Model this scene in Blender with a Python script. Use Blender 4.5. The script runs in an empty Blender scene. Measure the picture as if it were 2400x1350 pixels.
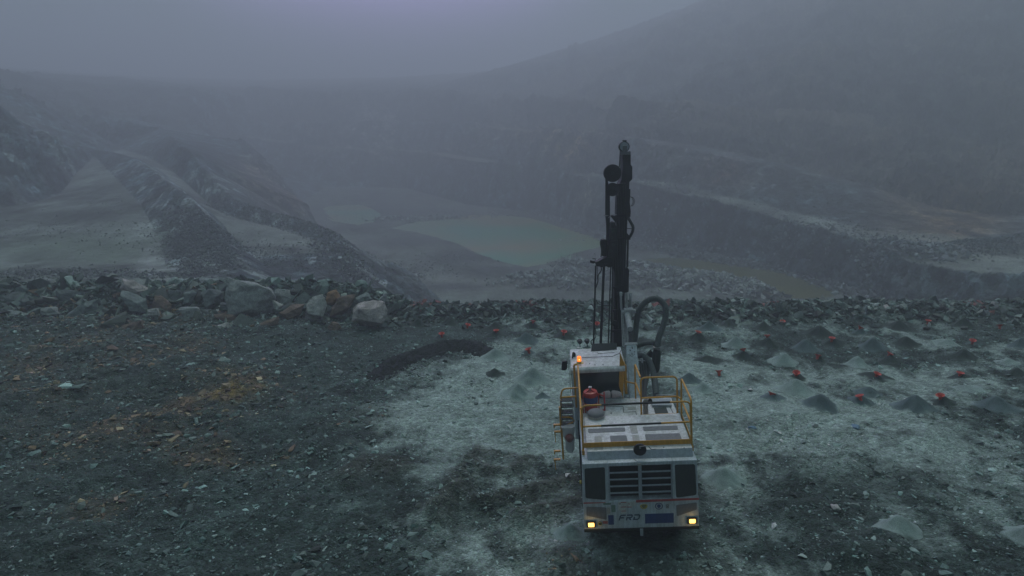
import bpy, bmesh, math, random
import numpy as np
from mathutils import Vector, Matrix, geometry

# ------------------------------------------------------------------ camera, sky, sun, exposure
CAM_H = 9.7
PITCH = math.radians(12)
F = 1600.0
scene = bpy.context.scene
col = scene.collection
cd = bpy.data.cameras.new('camera'); cam = bpy.data.objects.new('camera', cd); col.objects.link(cam)
cam.location = (0, 0, CAM_H); cam.rotation_euler = (math.radians(78), 0, 0)
cd.sensor_width = 36; cd.lens = 24; cd.clip_start = .1; cd.clip_end = 6000
scene.camera = cam

SUN_EL, SUN_ROT = math.radians(55), 0.
w = bpy.data.worlds.new("World"); scene.world = w; w.use_nodes = True
nt = w.node_tree; nt.nodes.clear()
sky = nt.nodes.new('ShaderNodeTexSky'); sky.sky_type = 'NISHITA'; sky.sun_disc = False
sky.sun_elevation = SUN_EL; sky.sun_rotation = SUN_ROT; sky.dust_density = 3.0; sky.air_density = 1.0; sky.ozone_density = 2.0
mx = nt.nodes.new('ShaderNodeMix'); mx.data_type = 'RGBA'; mx.inputs[0].default_value = .8
mx.inputs[7].default_value = (4.5, 7.2, 7.3, 1)      # cloud layer: even lavender grey
bg = nt.nodes.new('ShaderNodeBackground'); bg.inputs[1].default_value = .082
out = nt.nodes.new('ShaderNodeOutputWorld')
# the brighter lavender patch of cloud low over the far rim
tcw = nt.nodes.new('ShaderNodeTexCoord'); dp = nt.nodes.new('ShaderNodeVectorMath'); dp.operation = 'DOT_PRODUCT'
dp.inputs[1].default_value = Vector((-.17, .97, .49)).normalized()
nt.links.new(tcw.outputs['Generated'], dp.inputs[0])
mr = nt.nodes.new('ShaderNodeMapRange'); mr.interpolation_type = 'SMOOTHSTEP'; mr.inputs[1].default_value = .915; mr.inputs[2].default_value = 1.0
nt.links.new(dp.outputs['Value'], mr.inputs[0])
gm = nt.nodes.new('ShaderNodeMix'); gm.data_type = 'RGBA'; gm.inputs[7].default_value = (34, 25, 62, 1)
nt.links.new(mr.outputs[0], gm.inputs[0]); nt.links.new(mx.outputs[2], gm.inputs[6])
nt.links.new(sky.outputs[0], mx.inputs[6]); sx = nt.nodes.new('ShaderNodeSeparateXYZ'); nt.links.new(tcw.outputs['Generated'], sx.inputs[0])
m_b = nt.nodes.new('ShaderNodeMapRange'); m_b.inputs[1].default_value = -.9; m_b.inputs[2].default_value = .5; m_b.inputs[3].default_value = .42; m_b.inputs[4].default_value = 1.05   # sky dimmed behind the camera to darken the rig's rear
nt.links.new(sx.outputs['Y'], m_b.inputs[0])
m_z = nt.nodes.new('ShaderNodeMapRange'); m_z.inputs[1].default_value = -.08; m_z.inputs[2].default_value = .02; m_z.inputs[3].default_value = .12; m_z.inputs[4].default_value = 1.
nt.links.new(sx.outputs['Z'], m_z.inputs[0])
m_h = nt.nodes.new('ShaderNodeMapRange'); m_h.interpolation_type = 'SMOOTHSTEP'; m_h.inputs[1].default_value = .10; m_h.inputs[2].default_value = .50; m_h.inputs[3].default_value = .26; m_h.inputs[4].default_value = 1.12   # low sky dimmed so the ridge line melts into the haze
nt.links.new(sx.outputs['Z'], m_h.inputs[0])
m2_ = nt.nodes.new('ShaderNodeMath'); m2_.operation = 'MULTIPLY'; nt.links.new(m_h.outputs[0], m2_.inputs[0]); nt.links.new(m_z.outputs[0], m2_.inputs[1])
mm = nt.nodes.new('ShaderNodeMath'); mm.operation = 'MULTIPLY'; nt.links.new(m_b.outputs[0], mm.inputs[0]); nt.links.new(m2_.outputs[0], mm.inputs[1])
vm = nt.nodes.new('ShaderNodeVectorMath'); vm.operation = 'SCALE'; nt.links.new(gm.outputs[2], vm.inputs[0]); nt.links.new(mm.outputs[0], vm.inputs['Scale'])
nt.links.new(vm.outputs[0], bg.inputs[0]); nt.links.new(bg.outputs[0], out.inputs[0])
sl = bpy.data.lights.new('sun', 'SUN'); sl.energy = 1.15; sl.angle = math.radians(22); sl.color = (1, .98, .92)
sun = bpy.data.objects.new('sun', sl); col.objects.link(sun)
sun.rotation_euler = (-(math.radians(90) - SUN_EL), 0, 0)     # light comes from beyond the pit
vs = scene.view_settings; vs.view_transform = 'Standard'; vs.look = 'None'; vs.gamma = 1; vs.use_curve_mapping = False
vs.exposure = -.08

# ------------------------------------------------------------------ helpers
def ray(px, py):
    x = (px-1200)/F; y = (675-py)/F
    return np.array([x, math.cos(PITCH)+y*math.sin(PITCH), -math.sin(PITCH)+y*math.cos(PITCH)])
def W(px, py, d):
    r = ray(px, py); r = r/r[1]
    return Vector((r[0]*d, d, CAM_H + r[2]*d))
def G(px, py, z=0.):
    r = ray(px, py); t = (z-CAM_H)/r[2]
    return Vector((r[0]*t, r[1]*t, z))
def grad2(ix, iy, seed):
    h = (ix*374761393 + iy*668265263 + seed*1274126177) & 0xffffffff
    h = ((h ^ (h >> 13))*1103515245) & 0xffffffff
    return (h ^ (h >> 16)) & 0xffff
def noise2(x, y, seed=0):
    x = np.asarray(x, float); y = np.asarray(y, float)
    ix = np.floor(x).astype(np.int64); iy = np.floor(y).astype(np.int64)
    fx = x-ix; fy = y-iy
    u = fx*fx*fx*(fx*(fx*6-15)+10); v = fy*fy*fy*(fy*(fy*6-15)+10)
    def g(a, b, dx, dy):
        t = grad2(ix+a, iy+b, seed)*(2*np.pi/65536)
        return np.cos(t)*dx+np.sin(t)*dy
    n00 = g(0, 0, fx, fy); n10 = g(1, 0, fx-1, fy); n01 = g(0, 1, fx, fy-1); n11 = g(1, 1, fx-1, fy-1)
    return (n00*(1-u)+n10*u)*(1-v)+(n01*(1-u)+n11*u)*v*1.0
def fbm2(x, y, seed=0, o=4):
    s = 0; a = 1.; f = 1.
    for k in range(o):
        s = s+a*noise2(np.asarray(x)*f, np.asarray(y)*f, seed+k*17); a *= .5; f *= 2.03
    return s*1.4
def noise3(x, y, z, seed=0):
    ix = np.floor(x).astype(np.int64); iy = np.floor(y).astype(np.int64); iz = np.floor(z).astype(np.int64)
    fx = x-ix; fy = y-iy; fz = z-iz
    u = fx*fx*(3-2*fx); v = fy*fy*(3-2*fy); w_ = fz*fz*(3-2*fz)
    def h(a, b, c): return grad2(ix+a+(iz+c)*57, iy+b+(iz+c)*131, seed)/32768.-1
    def l2(c): return (h(0,0,c)*(1-u)+h(1,0,c)*u)*(1-v)+(h(0,1,c)*(1-u)+h(1,1,c)*u)*v
    return l2(0)*(1-w_)+l2(1)*w_
def sstep(a, b, x):
    t = np.clip((x-a)/(b-a), 0, 1); return t*t*(3-2*t)

def tag(o, label=None, cat=None, group=None, kind=None):
    if label: o['label'] = label
    if cat: o['category'] = cat
    if group: o['group'] = group
    if kind: o['kind'] = kind
    return o
def mesh_np(name, V, T, mat, parent=None, cols=None, smooth=False, fcols=None):
    me = bpy.data.meshes.new(name)
    V = np.asarray(V, np.float32); T = np.asarray(T, np.int32); k = T.shape[1]
    me.vertices.add(len(V)); me.vertices.foreach_set('co', V.ravel())
    me.loops.add(T.size); me.loops.foreach_set('vertex_index', T.ravel())
    me.polygons.add(len(T)); me.polygons.foreach_set('loop_start', np.arange(0, T.size, k, dtype=np.int32))
    me.polygons.foreach_set('use_smooth', np.full(len(T), smooth))
    me.update(calc_edges=True)
    if cols is not None:
        a = me.color_attributes.new('Col', 'FLOAT_COLOR', 'POINT')
        c = np.ones((len(V), 4), np.float32); c[:, :3] = cols; a.data.foreach_set('color', c.ravel())
    me.materials.append(mat)
    o = bpy.data.objects.new(name, me); col.objects.link(o)
    if parent: o.parent = parent
    return o
def from_bm(name, bm, mat, parent=None, smooth=False):
    me = bpy.data.meshes.new(name)
    bmesh.ops.recalc_face_normals(bm, faces=bm.faces)
    bm.to_mesh(me); bm.free()
    if smooth:
        for p in me.polygons: p.use_smooth = True
        try: me.set_sharp_from_angle(angle=math.radians(40))
        except Exception: pass
    me.materials.append(mat)
    o = bpy.data.objects.new(name, me); col.objects.link(o)
    if parent: o.parent = parent
    return o

# ------------------------------------------------------------------ materials
def nodes(name):
    m = bpy.data.materials.new(name); m.use_nodes = True
    t = m.node_tree; b = t.nodes['Principled BSDF']; return m, t, b
def N(t, k, **kw):
    n = t.nodes.new(k)
    for a, v in kw.items(): setattr(n, a, v)
    return n
def noise_node(t, scale, detail=6, rough=.6, obj=True, vec=None):
    tc = N(t, 'ShaderNodeTexCoord'); n = N(t, 'ShaderNodeTexNoise'); n.inputs['Scale'].default_value = scale
    n.inputs['Detail'].default_value = detail; n.inputs['Roughness'].default_value = rough
    t.links.new(vec or tc.outputs['Object'], n.inputs['Vector']); return n
def ramp(t, src, stops):
    r = N(t, 'ShaderNodeValToRGB'); e = r.color_ramp.elements
    while len(e) < len(stops): e.new(.5)
    for i, (p, c) in enumerate(stops):
        e[i].position = p; e[i].color = (*c, 1) if len(c) == 3 else c
    t.links.new(src, r.inputs[0]); return r
def g3(v): return (v, v, v)
def mul(t, a, b, fac=1.):
    m = N(t, 'ShaderNodeMix', data_type='RGBA', blend_type='MULTIPLY'); m.inputs[0].default_value = fac
    if isinstance(a, tuple): m.inputs[6].default_value = (*a, 1)
    else: t.links.new(a, m.inputs[6])
    if isinstance(b, tuple): m.inputs[7].default_value = (*b, 1)
    else: t.links.new(b, m.inputs[7])
    return m.outputs[2]
def earth_mat(name, scales, lo=.45, hi=1.6, bump=.6, dist=.05, rough=.95, voro=None, base=None, spec=.25, vc=(.55, 1.7)):
    """rock or soil: base colour from the vertex attribute (or fixed), broken up by noise and cells"""
    m, t, b = nodes(name)
    if base is None:
        a = N(t, 'ShaderNodeAttribute', attribute_name='Col'); c = a.outputs['Color']
    else:
        c = base
    hsum = None
    for i, s in enumerate(scales):
        n = noise_node(t, s, 8, .65)
        r = ramp(t, n.outputs['Fac'], [(.3, g3(lo)), (.7, g3(hi))])
        c = mul(t, c, r.outputs[0], .75)
        if hsum is None: hsum = n.outputs['Fac']
        else:
            ad = N(t, 'ShaderNodeMath', operation='ADD'); t.links.new(hsum, ad.inputs[0]); t.links.new(n.outputs['Fac'], ad.inputs[1]); hsum = ad.outputs[0]
    if voro:
        for s in voro:
            tc = N(t, 'ShaderNodeTexCoord'); v = N(t, 'ShaderNodeTexVoronoi'); v.inputs['Scale'].default_value = s
            nn = noise_node(t, s*.7, 3)
            mxv = N(t, 'ShaderNodeMix', data_type='VECTOR'); mxv.inputs[0].default_value = .12/max(s, .2)*3 if s > 1 else .1
            t.links.new(tc.outputs['Object'], mxv.inputs[4]); t.links.new(nn.outputs['Color'], mxv.inputs[5])
            t.links.new(mxv.outputs[1], v.inputs['Vector'])
            sp = N(t, 'ShaderNodeSeparateColor'); t.links.new(v.outputs['Color'], sp.inputs[0])
            r = ramp(t, sp.outputs[0], [(0, g3(vc[0])), (.6, g3(.95)), (1, g3(vc[1]))])
            c = mul(t, c, r.outputs[0], .8)
            ad = N(t, 'ShaderNodeMath', operation='SUBTRACT'); t.links.new(hsum, ad.inputs[0]); t.links.new(v.outputs['Distance'], ad.inputs[1]); hsum = ad.outputs[0]
    if isinstance(c, tuple): b.inputs['Base Color'].default_value = (*c, 1)
    else: t.links.new(c, b.inputs['Base Color'])
    b.inputs['Roughness'].default_value = rough; b.inputs['Specular IOR Level'].default_value = spec
    bp = N(t, 'ShaderNodeBump'); bp.inputs['Strength'].default_value = bump; bp.inputs['Distance'].default_value = dist
    t.links.new(hsum, bp.inputs['Height']); t.links.new(bp.outputs[0], b.inputs['Normal'])
    return m
def paint(name, c, rough=.45, grime=(.35, .42, .40), amount=.5, scale=3., metal=0.):
    m, t, b = nodes(name)
    n = noise_node(t, scale, 9, .7); r = ramp(t, n.outputs['Fac'], [(.42, g3(0.)), (.75, g3(amount))])
    n2 = noise_node(t, scale*14, 5, .7); r2 = ramp(t, n2.outputs['Fac'], [(.35, g3(.8)), (.65, g3(1.08))])
    m1 = N(t, 'ShaderNodeMix', data_type='RGBA'); m1.inputs[6].default_value = (*c, 1); m1.inputs[7].default_value = (*grime, 1)
    t.links.new(r.outputs[0], m1.inputs[0])
    # rain-washed dust runs, longer than wide
    tc3 = N(t, 'ShaderNodeTexCoord'); mp3 = N(t, 'ShaderNodeMapping'); mp3.inputs['Scale'].default_value = (scale*5, scale*5, scale*.6); t.links.new(tc3.outputs['Object'], mp3.inputs[0])
    n3_ = noise_node(t, 1., 6, .65, vec=mp3.outputs[0]); r3 = ramp(t, n3_.outputs['Fac'], [(.30, g3(1-.55*amount)), (.62, g3(1.04))])
    t.links.new(mul(t, mul(t, m1.outputs[2], r2.outputs[0]), r3.outputs[0]), b.inputs['Base Color'])
    rr = ramp(t, n.outputs['Fac'], [(.3, g3(rough)), (.8, g3(min(1, rough+.35)))]); t.links.new(rr.outputs[0], b.inputs['Roughness'])
    b.inputs['Metallic'].default_value = metal
    return m
def emis(name, c, s):
    m, t, b = nodes(name); b.inputs['Base Color'].default_value = (*c, 1); b.inputs['Emission Color'].default_value = (*c, 1)
    b.inputs['Emission Strength'].default_value = s; return m
M = {}
M['ground'] = earth_mat('broken ground', [1.1, 7.], .66, 1.38, .9, .045, voro=[7., 19.], vc=(.72, 1.35))
M['rubble'] = earth_mat('rubble rock', [5., 22.], .7, 1.35, .5, .02)
M['boulder'] = earth_mat('boulder rock', [1.6, 9.], .6, 1.5, .7, .04)
M['wall'] = earth_mat('quarry rock face', [.12, .6, 2.2], .42, 1.8, 1., .6, voro=[.35, 1.1])
M['floor'] = earth_mat('quarry floor', [.05, .4, 2.], .65, 1.4, .5, .1)
M['road'] = earth_mat('haul road gravel', [.15, 1.2], .75, 1.3, .4, .06)
M['hill'] = earth_mat('hillside rock', [.06, .3, 1.2], .6, 1.5, .9, .8)
CUT = dict(pale=(.22, .29, .275), grey=(.085, .125, .13), dark=(.034, .054, .048))
M['cuttings'] = earth_mat('drill cuttings', [1.5, 25.], .75, 1.3, .6, .02)
M['redbrown'] = None
M['chips'] = earth_mat('stemming gravel', [3.], .8, 1.2, 1., .04, base=(.013, .020, .020), voro=[14.])
M['white'] = paint('white body paint', (.54, .61, .68), .4, (.28, .32, .31), .65)
M['deck'] = paint('white deck paint', (.66, .68, .71), .5, (.34, .35, .32), .7, 2.5)
M['greypaint'] = paint('grey blue paint', (.33, .37, .44), .5)
M['yellow'] = paint('yellow rail paint', (.64, .31, .03), .45, (.28, .2, .09), .4, 4.)
M['orange'] = paint('worn yellow rail paint', (.05, .05, .05), .5, (.3, .18, .05), .5, 6.)
M['black'] = paint('black steel', (.012, .016, .017), .55, (.04, .05, .05), .5)
M['rubber'] = paint('rubber hose', (.05, .058, .06), .6, (.12, .14, .14), .5, 5.)
M['hose'] = paint('dusty ribbed hose', (.11, .13, .135), .7, (.2, .23, .23), .6, 5.)
M['steel'] = paint('worn steel', (.35, .36, .37), .4, (.2, .2, .19), .6, 6., .6)
M['silver'] = paint('silver painted boom', (.48, .50, .53), .4, (.25, .25, .24), .6, 5.)
M['vent'] = paint('vent mesh', (.17, .18, .20), .7, (.25, .25, .24), .4)
M['ventdark'] = paint('dark perforated mesh', (.03, .045, .045), .7, (.07, .09, .08), .5, 6.)
M['pad'] = paint('grip pad', (.40, .39, .38), .8)
M['void'] = paint('radiator core', (.012, .018, .018), .7, (.03, .035, .035), .5)
M['red'] = paint('red paint', (.50, .035, .03), .35, (.2, .07, .06), .5)
M['stripe'] = paint('red stripe', (.42, .05, .05), .5, (.3, .2, .2), .5)
M['blue'] = paint('blue sticker', (.025, .06, .20), .5, (.10, .14, .2), .4)
M['navy'] = paint('navy lettering', (.05, .085, .13), .5, (.1, .13, .16), .3)
M['label'] = paint('white sticker', (.62, .62, .62), .5)
M['hazard'] = paint('yellow sticker', (.55, .42, .08), .5)
M['green'] = paint('green sticker', (.14, .24, .2), .6)
M['cloth'] = paint('pinkish sacking', (.50, .42, .44), .9, (.35, .3, .3), .5, 8.)
M['capred'] = paint('orange red plastic', (.62, .065, .04), .5, (.25, .12, .09), .35, 9.)
M['bluefilm'] = paint('blue plastic film', (.05, .16, .28), .5)
M['lamp'] = emis('tail lamp glow', (1., .55, .13), 3.2)
M['beacon'] = emis('beacon glow', (1., .2, .02), 1.6)
M['beacon_hot'] = emis('beacon bulb', (1., .4, .08), 5.)
M['redbrown'] = paint('red brown cloth', (.22, .05, .04), .7)
m, t, b = nodes('cab glass'); b.inputs['Base Color'].default_value = (.012, .03, .03, 1); b.inputs['Roughness'].default_value = .08; M['glass'] = m
m, t, b = nodes('clear plastic bag'); b.inputs['Base Color'].default_value = (.5, .5, .52, 1); b.inputs['Roughness'].default_value = .4; b.inputs['Alpha'].default_value = .75; M['bag'] = m
def water_mat(name, c1, c2, scale):
    m, t, b = nodes(name); n = noise_node(t, scale, 4, .5); r = ramp(t, n.outputs['Fac'], [(.38, c1), (.62, c2)])
    t.links.new(r.outputs[0], b.inputs['Base Color']); b.inputs['Roughness'].default_value = .28; b.inputs['Specular IOR Level'].default_value = .16
    n2 = noise_node(t, 1.5, 4); bp = N(t, 'ShaderNodeBump'); bp.inputs['Strength'].default_value = .08; bp.inputs['Distance'].default_value = .05
    t.links.new(n2.outputs['Fac'], bp.inputs['Height']); t.links.new(bp.outputs[0], b.inputs['Normal']); return m
M['pond_g'] = water_mat('shallow green water', (.03, .24, .10), (.20, .19, .05), .03)
M['pond_b'] = water_mat('muddy olive water', (.06, .078, .022), (.11, .12, .035), .05)

# ------------------------------------------------------------------ bench the rig stands on
def blob(px, py, rx, ry, X, Y):
    """soft patch centred where that pixel meets the bench, size in metres along the ground"""
    c = G(px, py); e = G(px+rx, py); f1 = G(px, py-ry); f2 = G(px, py+ry)
    return np.exp(-(((X-c.x)/(e.x-c.x))**2+((Y-c.y)/((f1.y-f2.y)/2))**2))
def seg_dist(P, X, Y):
    best = np.full(np.shape(X), 1e9); tt = np.zeros(np.shape(X))
    for i, (a, b2) in enumerate(zip(P[:-1], P[1:])):
        dx, dy = b2[0]-a[0], b2[1]-a[1]; L = dx*dx+dy*dy
        s = np.clip(((X-a[0])*dx+(Y-a[1])*dy)/L, 0, 1)
        d = np.hypot(X-a[0]-s*dx, Y-a[1]-s*dy); k = d < best
        best = np.where(k, d, best); tt = np.where(k, (i+s)/(len(P)-1), tt)
    return best, tt
def gl(*pp): return [tuple(G(*p)[:2]) for p in pp]
RIDGES = [(gl((1015,1215),(1060,1175),(1085,1130)), .45, .42), (gl((1120,1190),(1230,1160),(1340,1120)), .35, .30),
          (gl((1215,1215),(1300,1190),(1360,1165)), .35, .28), (gl((820,1120),(860,1095),(930,1110)), .6, .22),
          (gl((1100,1095),(1120,1060),(1200,1080)), .35, .16), (gl((1100,1100),(1190,1110),(1240,1080)), .3, .16),
          (gl((1290,1320),(1340,1280)), .5, .22), (gl((1990,1300),(2060,1270),(2080,1330)), .6, .35),
          (gl((380,1010),(480,985),(580,1000)), .8, .25), (gl((0,1290),(120,1275),(200,1300)), .9, .3),
          (gl((1900,1100),(2040,1090),(2120,1120)), .9, .22), (gl((500,1240),(640,1220)), .8, .15),
          (gl((120,930),(300,880),(460,880)), 1.6, .4)]
TRACKS = [gl((1235,1349),(1215,1260),(1130,1150),(1080,1040),(1100,940),(1180,860)), gl((1420,1349),(1360,1260),(1280,1150),(1215,1040),(1215,940),(1270,860)),
          gl((1900,1120),(1960,1040),(2080,990),(2260,960)), gl((1800,1060),(1870,1000),(1990,955),(2150,925)), gl((1620,1349),(1720,1200),(1760,1080),(1730,990))]
def berm_h(X): return .5+.6*sstep(-5.5, -9.5, X)+.18*noise2(X*.35, X*0+3., 9)
def ground_h(X, Y):
    z = .22*fbm2(X*.11, Y*.11, 3, 3)+.07*fbm2(X*.7, Y*.7, 5, 4)
    z = z+.26*fbm2(X*.33, Y*.33, 13, 4)*sstep(-3, -8, X)*sstep(8, 16, Y)+.10*fbm2(X*.45, Y*.45, 15, 3)*sstep(4, 9, X)
    for P, wd, h in RIDGES:
        d, t_ = seg_dist(P, X, Y)
        z = z+h*np.exp(-(d/wd)**2)*(1+.5*noise2(X*2.2, Y*2.2, 8))
    hb = berm_h(X); cen = 38.6+1.2*sstep(-6, -9, X)+.5*noise2(X*.2, X*0+1., 4)
    bw = 2.1+.5*sstep(-5, -9, X)
    q = np.clip(1-np.abs(Y-cen)/bw, 0, 1)
    z = z+hb*sstep(0, 1, q)*(1+.35*noise2(X*.8, Y*.8, 12))
    z = z+.6*sstep(-9, -14, X)*sstep(31, 37, Y)*.5
    # rim, then the rock face down to the pit
    rim = 41.6+.8*sstep(-6, -9, X)+.9*noise2(X*.25, X*0+7., 5)+.35*noise2(X*1.1, X*0+2., 6)
    over = np.clip(Y-rim, 0, None)
    z = z-over*5.5
    for P in TRACKS:
        d, t_ = seg_dist(P, X, Y); L_ = sum(math.hypot(b3[0]-a3[0], b3[1]-a3[1]) for a3, b3 in zip(P[:-1], P[1:]))
        msk = sstep(.30, .20, d)*np.clip(.9+1.6*noise2(X*.9, Y*.9, 61), 0, 1)
        z = z+msk*(.022*np.sin(t_*L_*2*np.pi/.22)-.03)+.035*np.exp(-((d-.36)/.08)**2)*np.clip(.6+noise2(X*1.1, Y*1.1, 62), 0, 1)
    # hollow where the rig stands, level pad
    pad = np.exp(-(((X-3.3)/2.2)**2+((Y-17)/4.)**2)**2)
    z = z*(1-pad)+pad*(-.02+.06*noise2(X*1.5, Y*1.5, 2))
    return z
PALE = [(950,990,170,80,.5),(1000,870,150,40,.45),(1080,1290,130,60,.35),(1090,950,190,75,1.),(1250,880,150,50,.9),(1180,1050,170,70,.75),(1320,960,130,90,.5),(1700,895,170,40,.8),(1870,950,230,45,.75),(1860,1010,200,45,.8),
        (2090,1050,210,60,.55),(960,1225,90,22,.7),(1320,1240,110,55,.9),(1220,1330,90,35,.8),(2200,905,170,35,.5),(1700,1120,80,38,.9),(2000,870,150,30,.4),
        (1500,1330,200,40,.25),(1720,1010,120,60,.6),(2200,1120,170,50,.45),(1640,850,90,25,.6),(900,1060,60,30,.35),(1150,820,120,25,.4),(1340,800,90,20,.4),(2250,1240,120,40,.4),(1000,1120,90,25,.5),(1240,1170,60,20,.5)]
BROWN = [(530,925,120,45,1.2),(300,1000,170,60,.7),(100,850,130,60,.55),(270,1180,120,30,.7),(400,830,110,40,.5),(520,1070,120,30,.7),(60,950,90,60,.4),(860,1000,90,30,.25),(1300,1310,90,40,.3),(250,760,260,30,.35)]
DARK = [(60,1330,260,40,.8),(700,1340,300,25,.5),(60,1130,120,60,.4),(2380,1190,60,60,.3),(1450,1335,120,20,.7),(1980,1150,120,45,.7),(2060,1280,110,45,.8),(1640,1180,60,50,.3),(1060,1170,60,40,.9),(1240,1170,110,25,.8),(1130,1080,70,22,.6),(1500,1300,150,60,.5),(860,1110,90,30,.5),  # lower-left patches paint the darkened frame edges into the soil colour
        (2150,1130,130,40,.5),(60,1290,150,50,.5),(1300,1310,70,30,.5),(1560,1240,80,70,.4),(1720,1000,60,25,.5),(1900,1180,130,40,.5)]  # patches around the rig's rear bottom paint its shade on the ground
def ground_masks(X, Y):
    n1 = fbm2(X*.45, Y*.45, 21, 5); n2 = fbm2(X*1.6, Y*1.1, 31, 4); n3 = fbm2(X*.16, Y*.16, 41, 3)
    pale = sum(a*blob(x, y, rx, ry, X, Y) for x, y, rx, ry, a in PALE)
    brown = sum(a*blob(x, y, rx, ry, X, Y) for x, y, rx, ry, a in BROWN)
    dark = sum(a*blob(x, y, rx, ry, X, Y) for x, y, rx, ry, a in DARK)
    right = sstep(-9, 3., X)
    pale = np.clip(pale*1.0+right*.34+n1*.55+n2*.42+n3*.3-.20, 0, 1.)*np.clip(right*1.1+pale*.5, 0, 1)
    pale = .92*sstep(-.05, .95, pale)*(1-.75*np.clip(dark*(1+n2), 0, 1))
    brown = np.clip(brown*(.55+.9*n1+.4*n2), 0, 1)
    return pale, brown, dark, n1, n2
C_D = np.array([.044, .070, .063]); C_P = np.array([.29, .375, .345]); C_B = np.array([.115, .085, .050]); C_O = np.array([.25, .175, .04]); C_K = np.array([.045, .06, .055])
def ground_col(X, Y):
    pale, brown, dark, n1, n2 = ground_masks(X, Y)
    c = C_D*(1+.35*n2[..., None]+.3*n1[..., None])
    c = c*(1-pale[..., None])+C_P*pale[..., None]
    c = c*(1-brown[..., None]*.8)+C_B*brown[..., None]*.8
    o = np.clip(blob(545, 925, 60, 22, X, Y)*1.2*(.5+n2), 0, 1)[..., None]
    c = c*(1-o)+C_O*o
    k = np.clip(dark*.5*(.8+n2), 0, .8)[..., None]
    c = c*(1-k)+C_K*k
    rg = 0
    for P, wd, h in RIDGES[:6]:
        d, _ = seg_dist(P, X, Y); rg = np.maximum(rg, np.exp(-(d/(wd*.9))**2))
    k = np.clip(rg*.75, 0, 1)[..., None]
    c = c*(1-k)+np.array([.065, .075, .062])*k
    return np.clip(c, .01, 1)
def grid_faces(nr, nc):
    i = np.arange(nr-1)[:, None]*nc+np.arange(nc-1)[None]
    return np.stack([i, i+1, i+nc+1, i+nc], -1).reshape(-1, 4)
u = np.concatenate([np.linspace(-2.4, -.84, 60)[:-1], np.linspace(-.84, .84, 1240), np.linspace(.84, 2.4, 60)[1:]])
py = np.arange(1500, 640, -1.9)
dd = np.array([CAM_H/math.tan(PITCH+math.atan((p-675)/F)) for p in py]); dd = dd[(dd > 9.6) & (dd < 40)]
rows = np.concatenate([np.linspace(-150, 9, 90), dd, np.arange(40, 44.5, .055)])
rows = np.unique(rows)
Y = np.repeat(rows[:, None], len(u), 1); X = u[None]*np.sqrt(Y**2+49)
Z = ground_h(X, Y)
fine = fbm2(X*3.1, Y*3.1, 51, 4)
pale0 = ground_masks(X, Y)[0]
Z = Z+(.028+.02*(1-pale0))*fine
colr = ground_col(X, Y)
g = mesh_np('ground', np.stack([X, Y, Z], -1).reshape(-1, 3), grid_faces(*X.shape), M['ground'], cols=colr.reshape(-1, 3), smooth=True)
tag(g, kind='structure')

# ------------------------------------------------------------------ quarry pit: survey points -> triangulated terrain
ZP = -14.0
L = {}   # name: list of (px, py, d)
L['padnear'] = [(-600,655,58),(0,655,58),(300,655,58),(520,655,60)]
L['pada'] = [(-600,610,70),(0,612,72),(200,615,72)]
L['Bfoot'] = [(-600,540,88),(0,497,105),(140,455,125),(180,405,150),(215,372,172)]
L['padc'] = [(150,520,98),(230,440,125),(260,560,84)]
L['Ccrest'] = [(-600,0,110),(-300,110,118),(0,265,126),(100,335,140),(190,352,178)]
L['Dfoot'] = [(228,374,172),(330,478,108),(372,560,84),(388,622,71),(440,652,62)]
L['Ecrest'] = [(240,352,185),(310,372,155),(370,412,124),(440,465,97),(505,535,82),(545,600,72),(570,650,64)]
L['Ffoot'] = [(262,356,200),(330,374,175),(385,408,150),(450,468,119),(520,535,99),(600,600,82),(640,650,72)]
L['Groad'] = [(285,350,212),(350,370,190),(402,400,168),(460,450,140),(505,493,122),(562,515,117),(642,532,112),(740,562,100),(765,590,88),(690,660,72)]
L['Hcrest'] = [(380,300,230),(450,360,165),(480,400,142),(560,478,121),(640,498,116),(720,520,109),(785,546,97),(805,570,90)]
L['Icrest'] = [(820,600,86),(848,650,78),(868,700,71)]
L['Iface'] = [(705,612,82),(660,640,74),(640,660,68)]
L['Jslope'] = [(560,330,235),(600,400,205),(660,440,190),(720,480,180)]
toe = [(-3,60),(-5,80),(-9,95),(-14,110),(-22,128),(-34,150),(-50,178),(-66,215),(-80,250)]
L['Ktoe'] = None
wall = [(560,420,345,320,348),(760,440,300,348,330),(950,440,330,352,337),(1100,473,268,375,274),(1250,496,240,396,246),(1400,545,183,419,188),(1500,580,158,430,163),(1600,596,148,456,153),
        (1700,612,140,480,145),(1800,631,131,507,136),(1950,668,114,545,119),(2060,705,101,578,106),(2130,760,88,612,96),(2300,800,80,640,86),(2700,800,76,650,80),(3000,800,74,650,78)]
pts = []   # (x,y,z,tag)
def add_line(name, P, step=3.5):
    for a, b2 in zip(P[:-1], P[1:]):
        n = max(1, int(math.hypot(b2[0]-a[0], b2[1]-a[1])/step))
        for i in range(n):
            s = i/n; pts.append(tuple(a[k]*(1-s)+b2[k]*s for k in range(3))+(name,))
    pts.append(tuple(P[-1])+(name,))
for k, P in L.items():
    if P: add_line(k, [tuple(W(*p)) for p in P])
add_line('Ktoe', [(x, y, ZP) for x, y in toe])
add_line('near_r', [(-16, 49, -12), (-8, 49, ZP), (0, 48, ZP), (30, 48, ZP), (60, 48, ZP), (110, 48, ZP)], 8)
add_line('near_l', [(-110, 44, -6), (-30, 44, -6), (-22, 46, -8), (-16, 47, -11)], 8)
wt = [tuple(W(a, b2, c)) for a, b2, c, _, _ in wall]
wt = [(x, y, max(z, ZP) if abs(z-ZP) > 2.5 else ZP) for x, y, z in wt]
wc = [tuple(W(a, b2, c)) for a, _, _, b2, c in wall]
wc = [(x, y, z) for x, y, z in wc]
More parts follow.
